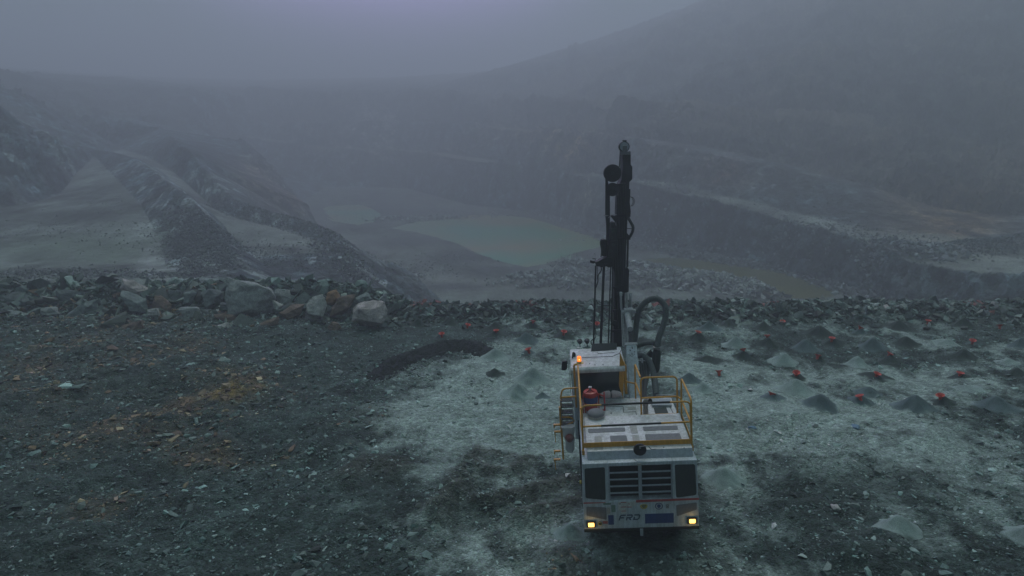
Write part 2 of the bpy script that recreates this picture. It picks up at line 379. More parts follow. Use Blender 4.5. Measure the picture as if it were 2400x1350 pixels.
add_line('walltoe', wt); add_line('roadA', wc)
road_w = [9]*12+[16, 28, 34, 34]
def offset_line(P, wds, dz=0.):
    R_ = []
    for i, p in enumerate(P):
        a = P[max(i-1, 0)]; b2 = P[min(i+1, len(P)-1)]
        tx, ty = b2[0]-a[0], b2[1]-a[1]; l = math.hypot(tx, ty); nx, ny = -ty/l, tx/l
        if ny < 0 and nx*p[0]+ny*p[1] < 0: nx, ny = -nx, -ny
        if nx*p[0]+ny*p[1] < 0: nx, ny = -nx, -ny
        wd = wds[i] if isinstance(wds, list) else wds
        R_.append((p[0]+nx*wd, p[1]+ny*wd, p[2]+dz))
    return R_
rb = offset_line(wc, road_w); add_line('roadB', rb)
N1 = [(560,290,372),(760,285,352),(950,285,362),(1100,295,305),(1200,305,282),(1400,322,214),(1500,335,188),(1600,348,174),(1800,388,160),(2000,440,148),(2200,500,138),(2400,520,132),(3000,520,120)]
n1 = [tuple(W(*p)) for p in N1]; add_line('N1', n1)
n2 = offset_line(n1, 12); add_line('N2', n2, 6)
N3 = [(560,215,410),(760,215,385),(950,212,396),(1100,225,340),(1200,232,316),(1400,240,248),(1500,248,222),(1600,255,208),(1800,275,194),(2000,310,184),(2200,350,172),(2400,380,162),(3000,380,150)]
n3 = [tuple(W(*p)) for p in N3]; add_line('N3', n3, 6)
n4 = offset_line(n3, 16); add_line('N4', n4, 8)
N5 = [(-600,120,480),(-100,155,560),(150,170,600),(350,185,610),(600,190,600),(950,185,600),(1150,170,560),(1350,120,530),(1500,65,460),(1700,-20,360),(2100,-50,270),(2400,-50,255),(3000,-50,240)]
n5 = [tuple(W(*p)) for p in N5]; add_line('N5', n5, 10)
add_line('back', [(x*1.3, y*1.3, z-6) for x, y, z in n5], 20)
add_line('Q1', [tuple(W(*p)) for p in [(-600,110,150),(-300,150,165),(0,205,190),(150,270,220),(300,280,260),(450,300,300)]], 8)
add_line('Q2', [tuple(W(*p)) for p in [(-300,150,260),(100,190,300),(300,200,330),(450,210,340),(560,230,370)]], 10)
pts.append(tuple(W(260,345,225))+('Q1',)); pts.append((-70, 60, -3, 'padnear'))
# the pale rock nose at the foot of the right hand ramp and the heap behind it
for q in [(2100,632,112),(2150,655,104),(2210,640,108),(2240,612,118)]: pass
V2 = [Vector((p[0], p[1])) for p in pts]
tv, te, tf, ov, _, _ = geometry.delaunay_2d_cdt(V2, [], [], 0, 1e-3)
tz = np.array([pts[o[0]][2] if o else 0 for o in ov]); tt = [pts[o[0]][3] if o else '' for o in ov]
tx = np.array([v.x for v in tv]); ty = np.array([v.y for v in tv])
ROADS = [{'roadA', 'roadB'}, {'Ffoot', 'Groad'}, {'padnear', 'pada', 'padc', 'Bfoot', 'Dfoot'}]
HILL = {'N2', 'N3', 'N4', 'N5', 'back', 'Q1', 'Q2'}
cls = []
for f in tf:
    tg = {tt[i] for i in f}
    a, b2, c = [np.array([tx[i], ty[i], tz[i]]) for i in f]
    n = np.cross(b2-a, c-a); sl_ = math.degrees(math.acos(min(1, abs(n[2])/np.linalg.norm(n))))
    if any(tg <= r for r in ROADS): cls.append(1)
    elif tg <= HILL: cls.append(3)
    elif sl_ > 17 or tg & {'N1', 'N2', 'Jslope', 'Hcrest', 'Ecrest', 'Ccrest', 'Icrest', 'Iface'}: cls.append(2)
    else: cls.append(0)
def tin_eval(X, Y):
    """heights and class for a grid whose columns share x/y"""
    Zr = np.full(X.shape, np.nan); Cl = np.zeros(X.shape, np.int8)
    uu = X[0]/Y[0]; dl = Y[:, 0]
    for f, c in zip(tf, cls):
        ax_, ay = tx[list(f)], ty[list(f)]
        us = ax_/ay
        i0, i1 = np.searchsorted(uu, us.min())-1, np.searchsorted(uu, us.max())+1
        j0, j1 = np.searchsorted(dl, ay.min())-1, np.searchsorted(dl, ay.max())+1
        i0 = max(i0, 0); j0 = max(j0, 0)
        if i1 <= i0 or j1 <= j0: continue
        xs = X[j0:j1, i0:i1]; ys = Y[j0:j1, i0:i1]
        if xs.size == 0: continue
        den = (ay[1]-ay[2])*(ax_[0]-ax_[2])+(ax_[2]-ax_[1])*(ay[0]-ay[2])
        if abs(den) < 1e-9: continue
        l0 = ((ay[1]-ay[2])*(xs-ax_[2])+(ax_[2]-ax_[1])*(ys-ay[2]))/den
        l1 = ((ay[2]-ay[0])*(xs-ax_[2])+(ax_[0]-ax_[2])*(ys-ay[2]))/den
        l2 = 1-l0-l1; k = (l0 > -1e-4) & (l1 > -1e-4) & (l2 > -1e-4)
        zz = l0*tz[f[0]]+l1*tz[f[1]]+l2*tz[f[2]]
        Zr[j0:j1, i0:i1][k] = zz[k]; Cl[j0:j1, i0:i1][k] = c
    return Zr, Cl
uc = np.linspace((-450-1200)/F, (2850-1200)/F, 1500)
df = np.geomspace(46.5, 690, 950)
Yf = np.repeat(df[:, None], len(uc), 1); Xf = uc[None]*Yf
Zf, Cf = tin_eval(Xf, Yf)
Zf = np.where(np.isnan(Zf), ZP, Zf)
def tin_sample(x, y):
    i = np.clip(np.round((x/y-uc[0])/(uc[1]-uc[0])).astype(int), 0, len(uc)-1); j = np.clip(np.searchsorted(df, y), 0, len(df)-1)
    return Zf[j, i]
PONDS = {'green': [(905,535),(960,518),(1040,512),(1100,503),(1180,502),(1250,510),(1320,530),(1400,552),(1440,572),(1380,588),(1330,598),(1290,618),(1235,632),(1180,618),(1110,596),(1060,572),(1000,552)],
         'olive': [(1488,606),(1560,600),(1640,606),(1700,614),(1790,624),(1860,638),(1930,660),(1985,683),(1960,700),(1880,704),(1810,700),(1770,685),(1730,668),(1660,650),(1600,636),(1540,622)],
         'far': [(745,478),(800,470),(860,478),(905,500),(890,522),(840,530),(790,520),(755,500)]}
def inpoly(P, X, Y):
    r = np.zeros(np.shape(X), bool)
    for (x0, y0), (x1, y1) in zip(P, P[1:]+P[:1]):
        c = ((y0 > Y) != (y1 > Y)) & (X < (x1-x0)*(Y-y0)/(y1-y0+1e-12)+x0); r ^= c
    return r
PW = {k: [tuple(G(px, py_, ZP)[:2]) for px, py_ in P] for k, P in PONDS.items()}
for k, P in PW.items():
    d, _ = seg_dist(P+P[:1], Xf, Yf); ins = inpoly(P, Xf, Yf) & (Cf == 0)
    Zf = Zf-np.where(ins, .9*sstep(0, 4, d), 0)
    near = (~ins) & (d < 10) & (Cf == 0)
    Zf = Zf+np.where(near, .22*sstep(0, 6, d), 0)
NR = 620
arc = np.sqrt(np.diff(Zf, axis=0)**2*1.2+np.diff(Yf, axis=0)**2*.10)/Yf[1:]
arc = arc+.00045
kern = np.ones(9)/9
arc = np.apply_along_axis(lambda r: np.convolve(np.pad(r, 4, mode='edge'), kern, 'valid'), 1, arc)
S = np.vstack([np.zeros(len(uc)), np.cumsum(arc, 0)]); S /= S[-1]
sg = np.linspace(0, 1, NR); D2 = np.empty((NR, len(uc))); Z2 = np.empty_like(D2); C2 = np.empty((NR, len(uc)), np.int8)
for i in range(len(uc)):
    D2[:, i] = np.interp(sg, S[:, i], df); Z2[:, i] = np.interp(D2[:, i], df, Zf[:, i])
    C2[:, i] = Cf[np.clip(np.searchsorted(df, D2[:, i]), 0, len(df)-1), i]
X2 = uc[None]*D2; Y2 = D2.copy()
def normals(X, Y, Z):
    P = np.stack([X, Y, Z], -1); a = np.gradient(P, axis=1); b2 = np.gradient(P, axis=0)
    n = np.cross(a, b2); n /= np.linalg.norm(n, axis=-1, keepdims=True)+1e-12; return n
nn_ = normals(X2, Y2, Z2)
slope = 1-np.abs(nn_[..., 2])
for _ in range(3):
    slope[1:-1, 1:-1] = (slope[1:-1, 1:-1]*2+slope[:-2, 1:-1]+slope[2:, 1:-1]+slope[1:-1, :-2]+slope[1:-1, 2:])/6
    nn_[1:-1, 1:-1] = (nn_[1:-1, 1:-1]*2+nn_[:-2, 1:-1]+nn_[2:, 1:-1]+nn_[1:-1, :-2]+nn_[1:-1, 2:])/6
wallm = sstep(.03, .35, slope)
far = sstep(150, 330, Y2)
big = noise3(X2*.07, Y2*.07, Z2*.05, 3)+.5*noise3(X2*.16, Y2*.16, Z2*.10, 4)
med = 1-2*np.abs(noise3(X2*.33, Y2*.33, Z2*.12, 5))+.6*(1-2*np.abs(noise3(X2*.8, Y2*.8, Z2*.35, 6)))
fin = noise3(X2*1.9, Y2*1.9, Z2*1.4, 7)+.6*noise3(X2*4.1, Y2*4.1, Z2*3.3, 8)
hillm = (C2 == 3).astype(float)
# slabby bedding that dips down to the right in the near left faces
sA = X2*.80+Z2*.60; sB = -X2*.60+Z2*.80
STR = noise3(sA*.9, Y2*.22, sB*.05, 44)+.6*noise3(sA*2.4, Y2*.5, sB*.12, 45)
strm = ((Y2 < 150) & (X2/Y2*F+1200 < 900)).astype(float)
disp = wallm*strm*.9*STR+wallm*(1.7*big*(1+far)+.75*med*(1+.6*far)+.28*fin)+(1-wallm)*(.22*big+.10*fin+.10*np.clip(med, 0, 2))
disp += hillm*(1.1*med+.35*fin)
disp += hillm*(4.*noise3(X2*.03, Y2*.03, Z2*.03, 14)+1.8*big)*sstep(450, 300, Y2)
disp *= np.where(D2 > 640, 0, 1)
disp *= np.where((X2/Y2*F+1200 < 900) & (Y2 < 200), .28+.72*sstep(1.5, 8, Z2), 1)
P2 = np.stack([X2, Y2, Z2], -1)+nn_/np.maximum(np.linalg.norm(nn_, axis=-1, keepdims=True), 1e-6)*disp[..., None]*np.sign(nn_[..., 2:3]+1e-9)
# colours of rock, soil and road
cw = np.array([.060, .088, .10]); cf = np.array([.095, .12, .105]); cr = np.array([.21, .25, .23]); cb = np.array([.13, .11, .085]); chh = np.array([.07, .09, .09])
def mixc(a, b2, k): return a*(1-k[..., None])+b2*k[..., None]
nC = noise3(X2*.5, Y2*.16, Z2*.5, 35)+.7*noise3(X2*1.6, Y2*.7, Z2*1., 36)
nA = noise3(X2*.035, Y2*.035, Z2*.05, 30)+.5*noise3(X2*.12, Y2*.12, Z2*.12, 31); nB = noise3(X2*.25, Y2*.25, Z2*.10, 32)+.6*noise3(X2*.9, Y2*.9, Z2*.5, 33)
col2 = np.zeros(P2.shape)+cf*(1+.5*nA+.3*nB+.35*nC)[..., None]
wc_ = ((C2 == 2) | (C2 == 3)).astype(float)
for _ in range(6): wc_[1:-1, 1:-1] = (wc_[:-2, 1:-1]+wc_[2:, 1:-1]+wc_[1:-1, :-2]+wc_[1:-1, 2:]+wc_[1:-1, 1:-1])/5
wallc = np.maximum(wallm, np.clip(wc_*(1+.6*nB), 0, 1))
col2 = mixc(col2, cw*np.clip(1+.5*nA+.95*nB+.4*nC, .25, 3)[..., None], wallc)
rp0 = X2/Y2*F+1200
isroad = (C2 == 1).astype(float)
for _ in range(9): isroad[1:-1, 1:-1] = (isroad[:-2, 1:-1]+isroad[2:, 1:-1]+isroad[1:-1, :-2]+isroad[1:-1, 2:]+isroad[1:-1, 1:-1])/5
isroad = np.clip(isroad*(1+.8*nB), 0, 1)*(1-wallm)*sstep(-.7, .1, nA+.4*nB)*np.where((rp0 < 900), .45, .9)
col2 = mixc(col2, cr*(1+.25*nA+.2*nB+.3*nC)[..., None], isroad)
col2 = mixc(col2, chh*np.clip(1+.6*nA+.9*nB, .3, 3)[..., None], hillm*.9)
rp = (X2-0)/Y2*F+1200
upper = sstep(-5, 3, Z2)*sstep(120, 170, Y2)*(rp > 650)
br = np.clip(upper*(.35+.9*nA+.3*nB)+np.exp(-((rp-2230)/170)**2-((Z2+4)/5)**2)*(Y2 > 118)*(.5+nA), 0, .8)
col2 = mixc(col2, cb*(1+.3*nB)[..., None], br)
def pix_of(P):
    v = P-np.array([0, 0, CAM_H]); fw = np.array([0, math.cos(PITCH), -math.sin(PITCH)]); up = np.array([0, math.sin(PITCH), math.cos(PITCH)])
    d = v@fw; return 1200+F*v[..., 0]/d, 675-F*(v@up)/d
# pale mud and scree that lies on the floor and ramps, as patches on the ground plan
def floor_patch(px, py_, rx, ry, d):
    c = W(px, py_, d); e = W(px+rx, py_, d).x-c.x; f_ = abs(G(px, py_-ry, c.z).y-G(px, py_+ry, c.z).y)/2
    return np.exp(-(((X2-c.x)/e)**2+((Y2-c.y)/max(f_, 3))**2))
pal = floor_patch(1000,585,160,22,150)+floor_patch(1100,650,130,30,118)+floor_patch(860,560,60,14,165)+floor_patch(1340,625,90,12,128)+floor_patch(1300,660,160,16,118)+.8*floor_patch(2280,680,90,18,100)
col2 = mixc(col2, np.array([.22, .25, .22]), np.clip(pal*(.7+.5*nA), 0, .85)*(1-wallm))
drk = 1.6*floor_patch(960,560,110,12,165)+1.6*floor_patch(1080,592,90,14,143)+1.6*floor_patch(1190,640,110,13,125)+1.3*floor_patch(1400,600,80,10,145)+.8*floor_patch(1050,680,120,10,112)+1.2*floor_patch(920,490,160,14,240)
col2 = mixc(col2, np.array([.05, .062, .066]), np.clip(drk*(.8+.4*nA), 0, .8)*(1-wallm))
grn = floor_patch(160,590,170,25,80)+floor_patch(330,590,70,30,80)
col2 = mixc(col2, np.array([.11, .155, .115]), np.clip(grn*.7, 0, .7)*(1-wallm))
streak = sstep(.15, .5, STR)*wallc*strm
col2 = mixc(col2, np.array([.26, .31, .31]), np.clip(streak, 0, 1)*.75)
col2 = mixc(col2, np.array([.055, .07, .075]), sstep(.15, .6, -STR)*wallc*strm*.7)
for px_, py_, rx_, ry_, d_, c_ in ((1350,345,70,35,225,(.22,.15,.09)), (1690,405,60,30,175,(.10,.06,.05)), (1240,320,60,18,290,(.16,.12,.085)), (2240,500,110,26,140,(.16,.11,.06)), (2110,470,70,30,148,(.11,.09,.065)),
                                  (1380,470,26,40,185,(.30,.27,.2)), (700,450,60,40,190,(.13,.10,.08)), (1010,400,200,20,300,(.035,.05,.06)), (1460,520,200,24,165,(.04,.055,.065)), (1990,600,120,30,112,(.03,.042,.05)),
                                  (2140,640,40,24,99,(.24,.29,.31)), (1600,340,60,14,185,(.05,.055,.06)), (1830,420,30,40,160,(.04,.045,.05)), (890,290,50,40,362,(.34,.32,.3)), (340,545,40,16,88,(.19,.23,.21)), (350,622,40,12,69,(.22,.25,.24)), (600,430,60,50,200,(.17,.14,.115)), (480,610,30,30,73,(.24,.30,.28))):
    q_ = W(px_, py_, d_); k_ = np.exp(-((rp-px_)/rx_)**2-((Z2-q_.z)/(ry_/F*d_))**2-((Y2-d_)/(.28*d_))**2)
    col2 = mixc(col2, np.array(c_)*np.clip(1+.6*nB, .3, 2)[..., None], np.clip(k_*(.8+.7*nB+.4*nC), 0, .85))
col2 = np.clip(col2, .01, 1)
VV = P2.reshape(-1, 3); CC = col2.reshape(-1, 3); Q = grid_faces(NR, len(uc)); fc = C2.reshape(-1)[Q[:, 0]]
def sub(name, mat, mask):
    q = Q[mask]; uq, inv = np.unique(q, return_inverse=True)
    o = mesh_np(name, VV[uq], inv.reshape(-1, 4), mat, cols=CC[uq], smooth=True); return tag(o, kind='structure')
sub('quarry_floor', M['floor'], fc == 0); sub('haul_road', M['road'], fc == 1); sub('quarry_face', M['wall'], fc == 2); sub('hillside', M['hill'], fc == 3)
for k, mt, nm in (('green', 'pond_g', 'pond'), ('olive', 'pond_b', 'pond'), ('far', 'pond_g', 'pond')):
    P = PW[k]; cx = sum(p[0] for p in P)/len(P); cy = sum(p[1] for p in P)/len(P)
    vs_ = []; n = len(P)
    for i in range(n):
        a = P[i]; b2 = P[(i+1) % n]
        for s in (0, .25, .5, .75):
            x, y = a[0]*(1-s)+b2[0]*s, a[1]*(1-s)+b2[1]*s
            e = 1.07; vs_.append((cx+(x-cx)*e, cy+(y-cy)*e, 0))
    bm = bmesh.new(); vv = [bm.verts.new(v) for v in vs_]; bm.faces.new(vv); bmesh.ops.triangulate(bm, faces=bm.faces)
    o = from_bm(nm, bm, M[mt]); o.location.z = ZP-.10
    if o.data.polygons[0].normal.z < 0: o.data.flip_normals()
    tag(o, kind='structure')

# ------------------------------------------------------------------ loose rock
rng = np.random.default_rng(7)
def rock_base(seed, npts=11, flat=.6, elong=1.25):
    r = np.random.default_rng(seed); p = r.normal(size=(npts, 3)); p /= np.linalg.norm(p, axis=1, keepdims=True)
    p *= r.uniform(.75, 1.1, (npts, 1)); p *= np.array([elong, 1, flat])
    bm = bmesh.new()
    for q in p: bm.verts.new(q)
    res = bmesh.ops.convex_hull(bm, input=bm.verts)
    bmesh.ops.delete(bm, geom=[v for v in bm.verts if not v.link_faces], context='VERTS')
    bmesh.ops.triangulate(bm, faces=bm.faces); bm.verts.index_update()
    bmesh.ops.recalc_face_normals(bm, faces=bm.faces)
    Vb = np.array([v.co[:] for v in bm.verts]); Tb = np.array([[v.index for v in f.verts] for f in bm.faces]); bm.free()
    return Vb, Tb
BASES = [rock_base(100+i, 7+i % 5, .35+.08*(i % 5), 1.1+.15*(i % 4)) for i in range(18)]
def rot_mats(n, tilt):
    yaw = rng.uniform(0, 2*np.pi, n); a = rng.normal(0, tilt, n); b2 = rng.normal(0, tilt, n)
    cz, sz, cx, sx, cy, sy = np.cos(yaw), np.sin(yaw), np.cos(a), np.sin(a), np.cos(b2), np.sin(b2)
    O = np.zeros(n); I = np.ones(n)
    Rz = np.stack([cz, -sz, O, sz, cz, O, O, O, I], -1).reshape(n, 3, 3); Rx = np.stack([I, O, O, O, cx, -sx, O, sx, cx], -1).reshape(n, 3, 3)
    Ry = np.stack([cy, O, sy, O, I, O, -sy, O, cy], -1).reshape(n, 3, 3)
    return Rx@Ry@Rz
def scatter(name, X, Y, Z, size, cols, tilt=.35, mat='rubble', sink=.25):
    n = len(X); R_ = rot_mats(n, tilt); which = rng.integers(0, len(BASES), n); VL, TL, CL = [], [], []; off = 0
    for k, (Vb, Tb) in enumerate(BASES):
        idx = np.where(which == k)[0]
        if len(idx) == 0: continue
        v = np.einsum('nij,vj->nvi', R_[idx], Vb)*(size[idx]*.5)[:, None, None]
        v += np.stack([X[idx], Y[idx], Z[idx]+size[idx]*(.5*.45-sink*.5)], -1)[:, None]
        VL.append(v.reshape(-1, 3)); TL.append((Tb[None]+off+np.arange(len(idx))[:, None, None]*len(Vb)).reshape(-1, 3)); off += len(idx)*len(Vb)
        CL.append(np.repeat(cols[idx], len(Vb), 0))
    o = mesh_np(name, np.concatenate(VL), np.concatenate(TL), M[mat], cols=np.concatenate(CL)); return o
def rock_cols(X, Y, pale=None):
    n = len(X); base = ground_col(X, Y); v = np.exp(rng.normal(0, .5, n))[:, None]
    pal = np.array([[.17, .24, .235], [.13, .19, .18], [.23, .29, .28], [.10, .15, .15], [.18, .205, .19]])[rng.integers(0, 5, n)]
    c = (base*.75+pal*.42)*v*1.05
    br_ = ground_masks(X, Y)[1]
    bc = np.array([[.17, .125, .085], [.21, .175, .115], [.13, .10, .08]])[rng.integers(0, 3, n)]
    k = (rng.uniform(size=n) < np.clip(br_*1.7, 0, .9))[:, None]
    return np.clip(np.where(k, bc*v, c), .02, .6)
def bench_pts(n, d0=12.5, d1=40, gam=1.):
    d = np.sqrt(rng.uniform(d0**2, d1**2, n)); uu = rng.uniform(-.86, .86, n); return uu*np.sqrt(d**2+20), d
XR, YR, SR = [], [], []
for n, s0, s1, thr in ((150000, .035, .08, .0), (42000, .07, .16, .05), (13000, .13, .32, .15), (1100, .22, .4, .2), (2600, .28, .78, 2.)):
    x, y = bench_pts(n); p_, b_, d_, n1_, n2_ = ground_masks(x, y)
    dens = np.clip(1.05-1.15*p_+.9*fbm2(x*.35, y*.35, 77, 3)+.3*b_, .06, 1.3)
    if s0 > .1: dens = dens*np.clip(.42+.9*fbm2(x*.25, y*.25, 79, 3)+1.1*sstep(-6, -14, x)*sstep(22, 34, y)+2.*b_, .03, 1.8)
    if thr > 1: dens = np.clip(1.1*b_*(1+fbm2(x*.5, y*.5, 81, 3))+.25*sstep(-8, -14, x)*sstep(24, 33, y), 0, 1)*.55
    k = rng.uniform(size=n)*1.25 < dens; k &= ~((np.abs(x-3.4) < 1.25) & (y > 14.8) & (y < 19.5))
    x, y = x[k], y[k]; XR.append(x); YR.append(y); SR.append(s0*(s1/s0)**(rng.uniform(size=len(x))**1.6))
XR, YR, SR = map(np.concatenate, (XR, YR, SR))
CREST = [(700+a_/2.7, 650+b_/2.7) for a_, b_ in ((500,560),(600,505),(700,462),(800,420),(900,392),(1000,380),(1080,380),(1150,410))]
cp_ = np.array([tuple(G(a_, b_+22)[:2]) for a_, b_ in CREST]); ii = rng.integers(0, len(cp_)-1, 7000); tt_ = rng.uniform(size=7000)[:, None]
sp_ = cp_[ii]*(1-tt_)+cp_[ii+1]*tt_+rng.normal(0, .55, (7000, 2)); nmain = len(XR)
XR = np.concatenate([XR, sp_[:, 0]]); YR = np.concatenate([YR, sp_[:, 1]]); SR = np.concatenate([SR, rng.uniform(.04, .11, 7000)])
RC_ = rock_cols(XR, YR); RC_[nmain:] = np.array([.022, .032, .032])*np.exp(rng.normal(0, .5, 7000))[:, None]
o = scatter('gravel', XR, YR, ground_h(XR, YR)-.01, SR, RC_, .3); tag(o, 'loose grey green gravel and stones strewn over the bench', 'gravel', kind='stuff')
# rubble along the rim
n = 22000; x = rng.uniform(-42, 42, n); y = 38.9+rng.normal(0, 1.25, n)
y = np.where(x < -7, 39.9+(y-38.9)*.8, y)
s = .12*(.7/.12)**(rng.uniform(size=n)**2.3); s = np.where(x < -7, s*.85, s)
xb = rng.uniform(-42, -6.5, 700); yb_ = 38.9+rng.normal(0, 1.2, 700); sb_ = .45*(1.5/.45)**(rng.uniform(size=700)**1.8)
xc = rng.uniform(-34, -6., 3600); yc = 38.2-np.abs(rng.normal(0, 2.6, 3600))*(.6+.8*fbm2(xc*.3, xc*0, 55, 3)); sc = .1*(.62/.1)**(rng.uniform(size=3600)**2)*np.clip(1.15-(38.2-yc)/9, .3, 1)
x, y, s = np.concatenate([x, xb, xc]), np.concatenate([y, yb_, yc]), np.concatenate([s, sb_, sc])
keep = y < 42.9; x, y, s = x[keep], y[keep], s[keep]
rim_c = rock_cols(x, y); redm = np.zeros(len(x))
for px in (990, 1100, 1235, 1550, 1800, 2310): redm = np.maximum(redm, np.exp(-((x-(px-1200)/F*39.5)/.7)**2-((y-39.2)/.8)**2))
kk = (rng.uniform(size=len(x)) < redm*.6)[:, None]; rim_c = np.where(kk, np.array([.20, .085, .08]), rim_c*np.where((x < -7)[:, None], np.array([[1.08, 1.0, .97]]), np.array([[.78, .72, .72]])))
o = scatter('rubble', x, y, ground_h(x, y), s, rim_c, .6); tag(o, 'broken rock rubble heaped along the edge of the bench', 'rubble', kind='stuff')
# rubble in the pit: strips (pixel polyline, width m, count, size range, colour)
def strip(P, wd, n, s0, s1, c, hump=.6):
    P = [tuple(W(*p)[:2]) for p in P]; seg = rng.integers(0, len(P)-1, n); t_ = rng.uniform(size=n)
    P = np.array(P); x = P[seg, 0]*(1-t_)+P[seg+1, 0]*t_+rng.normal(0, wd*.5, n); y = P[seg, 1]*(1-t_)+P[seg+1, 1]*t_+rng.normal(0, wd*.5, n)
    d, _ = seg_dist([tuple(q) for q in P], x, y)
    return x, y, tin_sample(x, y)+hump*np.exp(-(d/(wd*.7))**2), s0*(s1/s0)**(rng.uniform(size=n)**1.7), np.array(c)*np.exp(rng.normal(0, .35, n))[:, None]
ST = [strip([(1225,668,115),(1290,660,117),(1340,655,118),(1400,668,113)], 5, 1300, .35, 1.5, (.22,.25,.25), 1.6),
      strip([(1340,625,128),(1400,632,126),(1480,632,126),(1560,648,121)], 5, 1300, .35, 1.5, (.22,.25,.25), 1.6),
      strip([(1500,660,116),(1580,662,116),(1660,668,114),(1740,688,109),(1780,700,105)], 5, 2400, .35, 1.7, (.25,.28,.27), 1.8),
      strip([(845,605,138),(880,620,133),(930,640,127),(975,660,118)], 2.5, 500, .35, 1.3, (.25,.27,.26), .5),
      strip([(860,500,215),(960,505,212),(1080,495,220),(1180,490,228)], 6, 700, .5, 1.7, (.24,.27,.27), .6),
      strip([(1300,556,170),(1340,560,168),(1370,558,169)], 2.5, 120, .5, 1.6, (.36,.39,.39), .4),
      strip([(1500,585,156),(1600,602,146),(1700,618,137),(1850,645,126),(1990,690,108),(2050,700,106)], 3.5, 3000, .3, 1.2, (.17,.20,.205), .9),
      strip([(1250,500,236),(1400,555,177),(1500,588,154)], 4, 1200, .4, 1.3, (.17,.20,.21), .9),
      strip([(2060,690,104),(2120,700,100),(2200,690,100)], 5, 900, .3, 1.3, (.19,.22,.23), 1.5),
      strip([(2230,640,102),(2300,625,106),(2400,612,110),(2600,612,108)], 4, 4200, .15, .6, (.09,.12,.125), 1.5),
      strip([(395,500,98),(430,560,84),(450,610,74),(480,650,64)], 2.4, 3500, .1, .42, (.115,.13,.13), .2),
      strip([(470,520,90),(520,590,77),(560,640,68)], 3., 3000, .1, .45, (.12,.14,.145), .2),
      strip([(500,478,124),(600,500,117),(700,520,110),(780,550,97)], 2.5, 2200, .15, .5, (.12,.135,.14), .2),
      strip([(760,560,96),(820,610,84),(860,670,75)], 3., 900, .2, .8, (.13,.15,.15), .1),
      strip([(0,640,62),(200,640,62),(420,645,62)], 5., 1800, .12, .5, (.13,.15,.15), .1),
      strip([(420,500,92),(520,600,74),(640,600,84),(820,600,80)], 9., 2200, .1, .4, (.09,.11,.11), .05),
      strip([(900,640,125),(1200,600,140),(1600,625,135),(1900,680,112)], 22., 5000, .12, .6, (.13,.155,.15), .0),
      strip([(1000,480,250),(1400,520,190),(1700,590,147)], 14., 2200, .25, 1., (.12,.145,.15), .0),
      strip([(0,560,90),(200,520,98),(330,560,86)], 16., 1800, .08, .35, (.12,.145,.14), .0),
      strip([(1500,440,172),(1800,500,142),(2050,575,112),(2350,590,100)], 14., 3200, .15, .8, (.13,.15,.15), .0),
      strip([(820,250,372),(880,290,362),(900,320,352)], 9., 300, .6, 2.4, (.34,.32,.29), .3)]
x, y, z, s, c = (np.concatenate([q[i] for q in ST]) for i in range(5))
o = scatter('scree', x, y, z, s, np.clip(c, .02, .6), .7); tag(o, 'blocky scree and blasted rock lying on the quarry floor', 'scree', kind='stuff')

# ------------------------------------------------------------------ boulders on the berm, one by one
ROCK = dict(pink=(.36,.335,.325), grey=(.24,.265,.26), dark=(.12,.145,.145), brown=(.16,.125,.10), orange=(.24,.15,.085), pale=(.35,.365,.35), slate=(.18,.22,.215), ochre=(.26,.19,.07), tan=(.33,.29,.23))
RM = {k: earth_mat('boulder '+k, [1.3, 7., 30.], .6, 1.45, .8, .04, base=c) for k, c in ROCK.items()}
def zb(x, y): return (x/2.5, 600+y/2.5)
def boulder(outline, tone, label, d, seed, conv=zb):
    r = np.random.default_rng(seed); P = [W(*conv(*q), d) for q in outline]
    C0 = sum(P, Vector())/len(P); wd = max(p.x for p in P)-min(p.x for p in P); ht = max(p.z for p in P)-min(p.z for p in P)
    th = min(wd, ht)*.8; base = Vector((C0.x, d, min(p.z for p in P)))
    bm = bmesh.new(); tip = r.uniform(-.25, .25)
    for p in P:
        q = p-base; e = r.uniform(-.3, .3)*th; bm.verts.new(q+Vector((0, e, 0)))
    for s_, k in ((-1, .62), (1, .7)):
        for p in P[::2] if len(P) > 5 else P:
            q = C0+(p-C0)*k*r.uniform(.65, 1.2)-base
            bm.verts.new(q+Vector((r.uniform(-.1, .1)*wd, s_*th*(.5+r.uniform(-.12, .12))+(q.z-(C0-base).z)*.35, 0)))
    bmesh.ops.convex_hull(bm, input=bm.verts)
    bmesh.ops.delete(bm, geom=[v for v in bm.verts if not v.link_faces], context='VERTS')
    bmesh.ops.dissolve_limit(bm, angle_limit=math.radians(9), verts=bm.verts, edges=bm.edges)
    bmesh.ops.bevel(bm, geom=list(bm.edges), offset=.014*min(wd, ht), segments=1, affect='EDGES', clamp_overlap=True)
    bmesh.ops.triangulate(bm, faces=bm.faces)
    for k in range(3):
        le = [e for e in bm.edges if e.calc_length() > max(.07, wd/22)]
        if not le: break
        bmesh.ops.subdivide_edges(bm, edges=le, cuts=1); bmesh.ops.triangulate(bm, faces=bm.faces)
    co = np.array([v.co[:] for v in bm.verts])
    f1 = 2.2/max(wd, .3); nz = noise3(co[:, 0]*f1*2+seed, co[:, 1]*f1*2, co[:, 2]*f1*5, seed)*.035*wd+noise3(co[:, 0]*f1*7+seed, co[:, 1]*f1*7, co[:, 2]*f1*12, seed+3)*.012*wd
    bm.normal_update()
    for v, a in zip(bm.verts, nz): v.co += v.normal*float(a)
    o = from_bm('boulder', bm, RM[tone]); o.location = base
    return tag(o, label, 'boulder', 'boulders and blocks on the bench')
